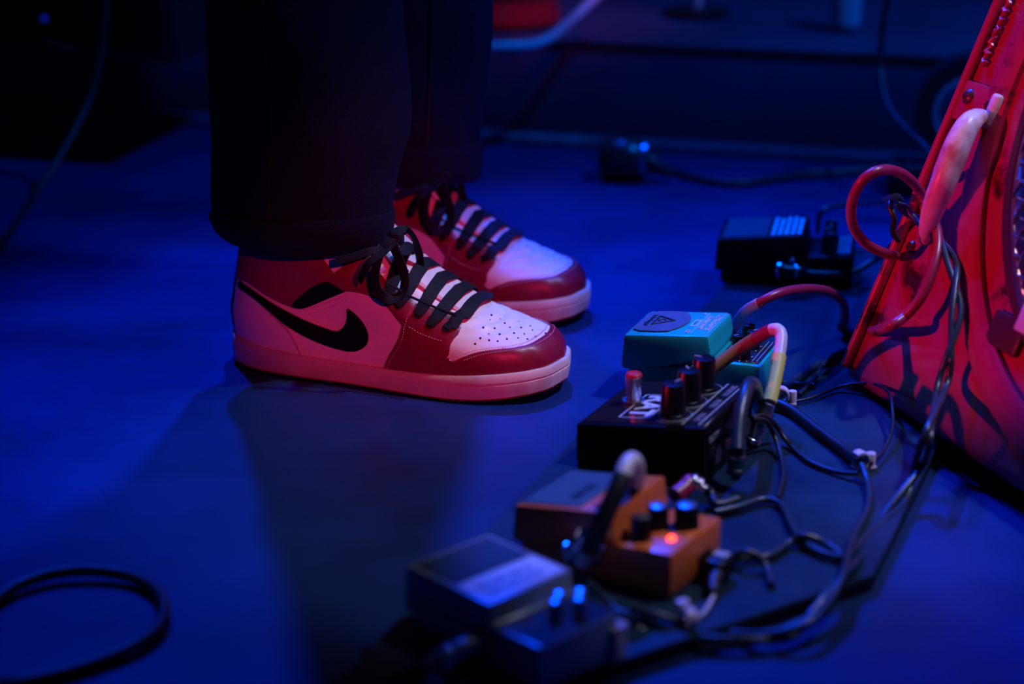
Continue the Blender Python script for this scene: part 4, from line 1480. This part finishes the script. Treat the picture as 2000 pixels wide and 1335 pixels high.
# pale bottle on the riser
g = riser_pt(1657, 57)
t = thing('pale_bottle', 'blurred pale plastic bottle standing on the riser', 'bottle', (g[0], g[1] + .02, .1285))
build('bottle_body', MB().lathe([(.014, 0), (.0185, .003), (.0190, .010), (.0190, .090), (.016, .105), (.008, .120), (.008, .132)], 28), 'pale_plastic', t)
build('cap', MB().lathe([(.009, .130), (.009, .146), (.007, .148)], 20), 'dark_case', t)
# second faint upright at the back
g = riser_pt(1362, 22)
t = thing('stand_pole', 'faint thin upright pole far back on the riser', 'stand', (g[0], g[1], .1285))
build('pole', MB().cyl((0, 0, .004), (0, 0, .7), .006, n=12), 'pale_plastic', t)
build('base', MB().lathe([(.045, 0), (.045, .003), (.012, .006)], 24), 'dark_case', t)
# chrome stand behind the amplifier
g = D(1926, 330, 1.93)
t = thing('chrome_stand', 'pale chrome stand pole rising behind the red amplifier', 'stand', (g[0], g[1], 0))
build('pole', MB().cyl((0, 0, .012), (0, 0, .46), .0105, n=18), 'chrome', t)
build('base', MB().lathe([(.075, 0), (.075, .006), (.03, .012), (.014, .016)], 30), 'dark_case', t)
zc = D(1912, -4, g[1])[2]
build('clamp', MB().box(-.028, .012, -.012, .012, zc, zc + .03, .003), 'red_cap', t, label='red clamp')
# black box on the floor behind the amplifier, a roll of tape standing on it
g = D(1850, 330, 2.10)
t = thing('adapter_box', 'small black box on the floor where the trailing cable ends', 'box', (g[0], g[1], 0), math.radians(-14))
build('housing', MB().box(-.066, .070, -.03, .03, 0, .036, .005), 'dark_case', t)
build('seam_line', MB().box(-.0665, .0705, -.0305, .0305, .018, .0195, .0004), 'black_rubber', t)
TR = .062
g2 = D(1898, 195, 2.10)
t = thing('tape_roll', 'roll of black tape with a pale core standing on the black box behind the amplifier', 'tape roll', (g2[0], g[1] - (g2[0] - g[0]) * .25, .036), math.radians(-14))
Mr = Matrix.Translation((0, 0, TR)) @ Matrix.Rotation(math.pi / 2, 4, 'X')
build('tape', MB().lathe([(.042, -.022), (TR, -.022), (TR, .022), (.042, .022), (.042, -.022)], 44, Mr, cap=False), 'black_rubber', t)
build('core', MB().lathe([(.037, -.0235), (.042, -.0235), (.042, .0235), (.037, .0235), (.037, -.0235)], 44, Mr, cap=False), 'pale_plastic', t)
# dark rack case far left
g = riser_pt(150, 118)
t = thing('rack_case', 'black equipment case in the dark left corner with a tiny blue light', 'case', (g[0], g[1] + .12, .1285), math.radians(-14))
build('shell', MB().box(-.22, .16, -.12, .12, 0, .35, .01), 'dark_case', t)
build('front_panel', MB().box(-.20, .14, -.124, -.119, .02, .33, .002), 'black_paint', t)
zl = D(140, 37, g[1])[2] - .1285
build('lamp', MB().lathe([(.004, 0), (.004, .002), (.002, .004)], 12, Matrix.Translation((-.005, -.124, zl)) @ Matrix.Rotation(math.pi / 2, 4, 'X')), 'blue_led', t, label='tiny blue light')
for dx, py in ((0.0, 83), (.022, 92)):
    z_ = D(146, py, g[1])[2] - .1285
    build('red_glint_bar', MB().box(-.012 + dx, .010 + dx, -.1265, -.1242, z_ - .004, z_ + .004, .0005), 'red_cap', t)  # red bars standing in for small red glints in the dark
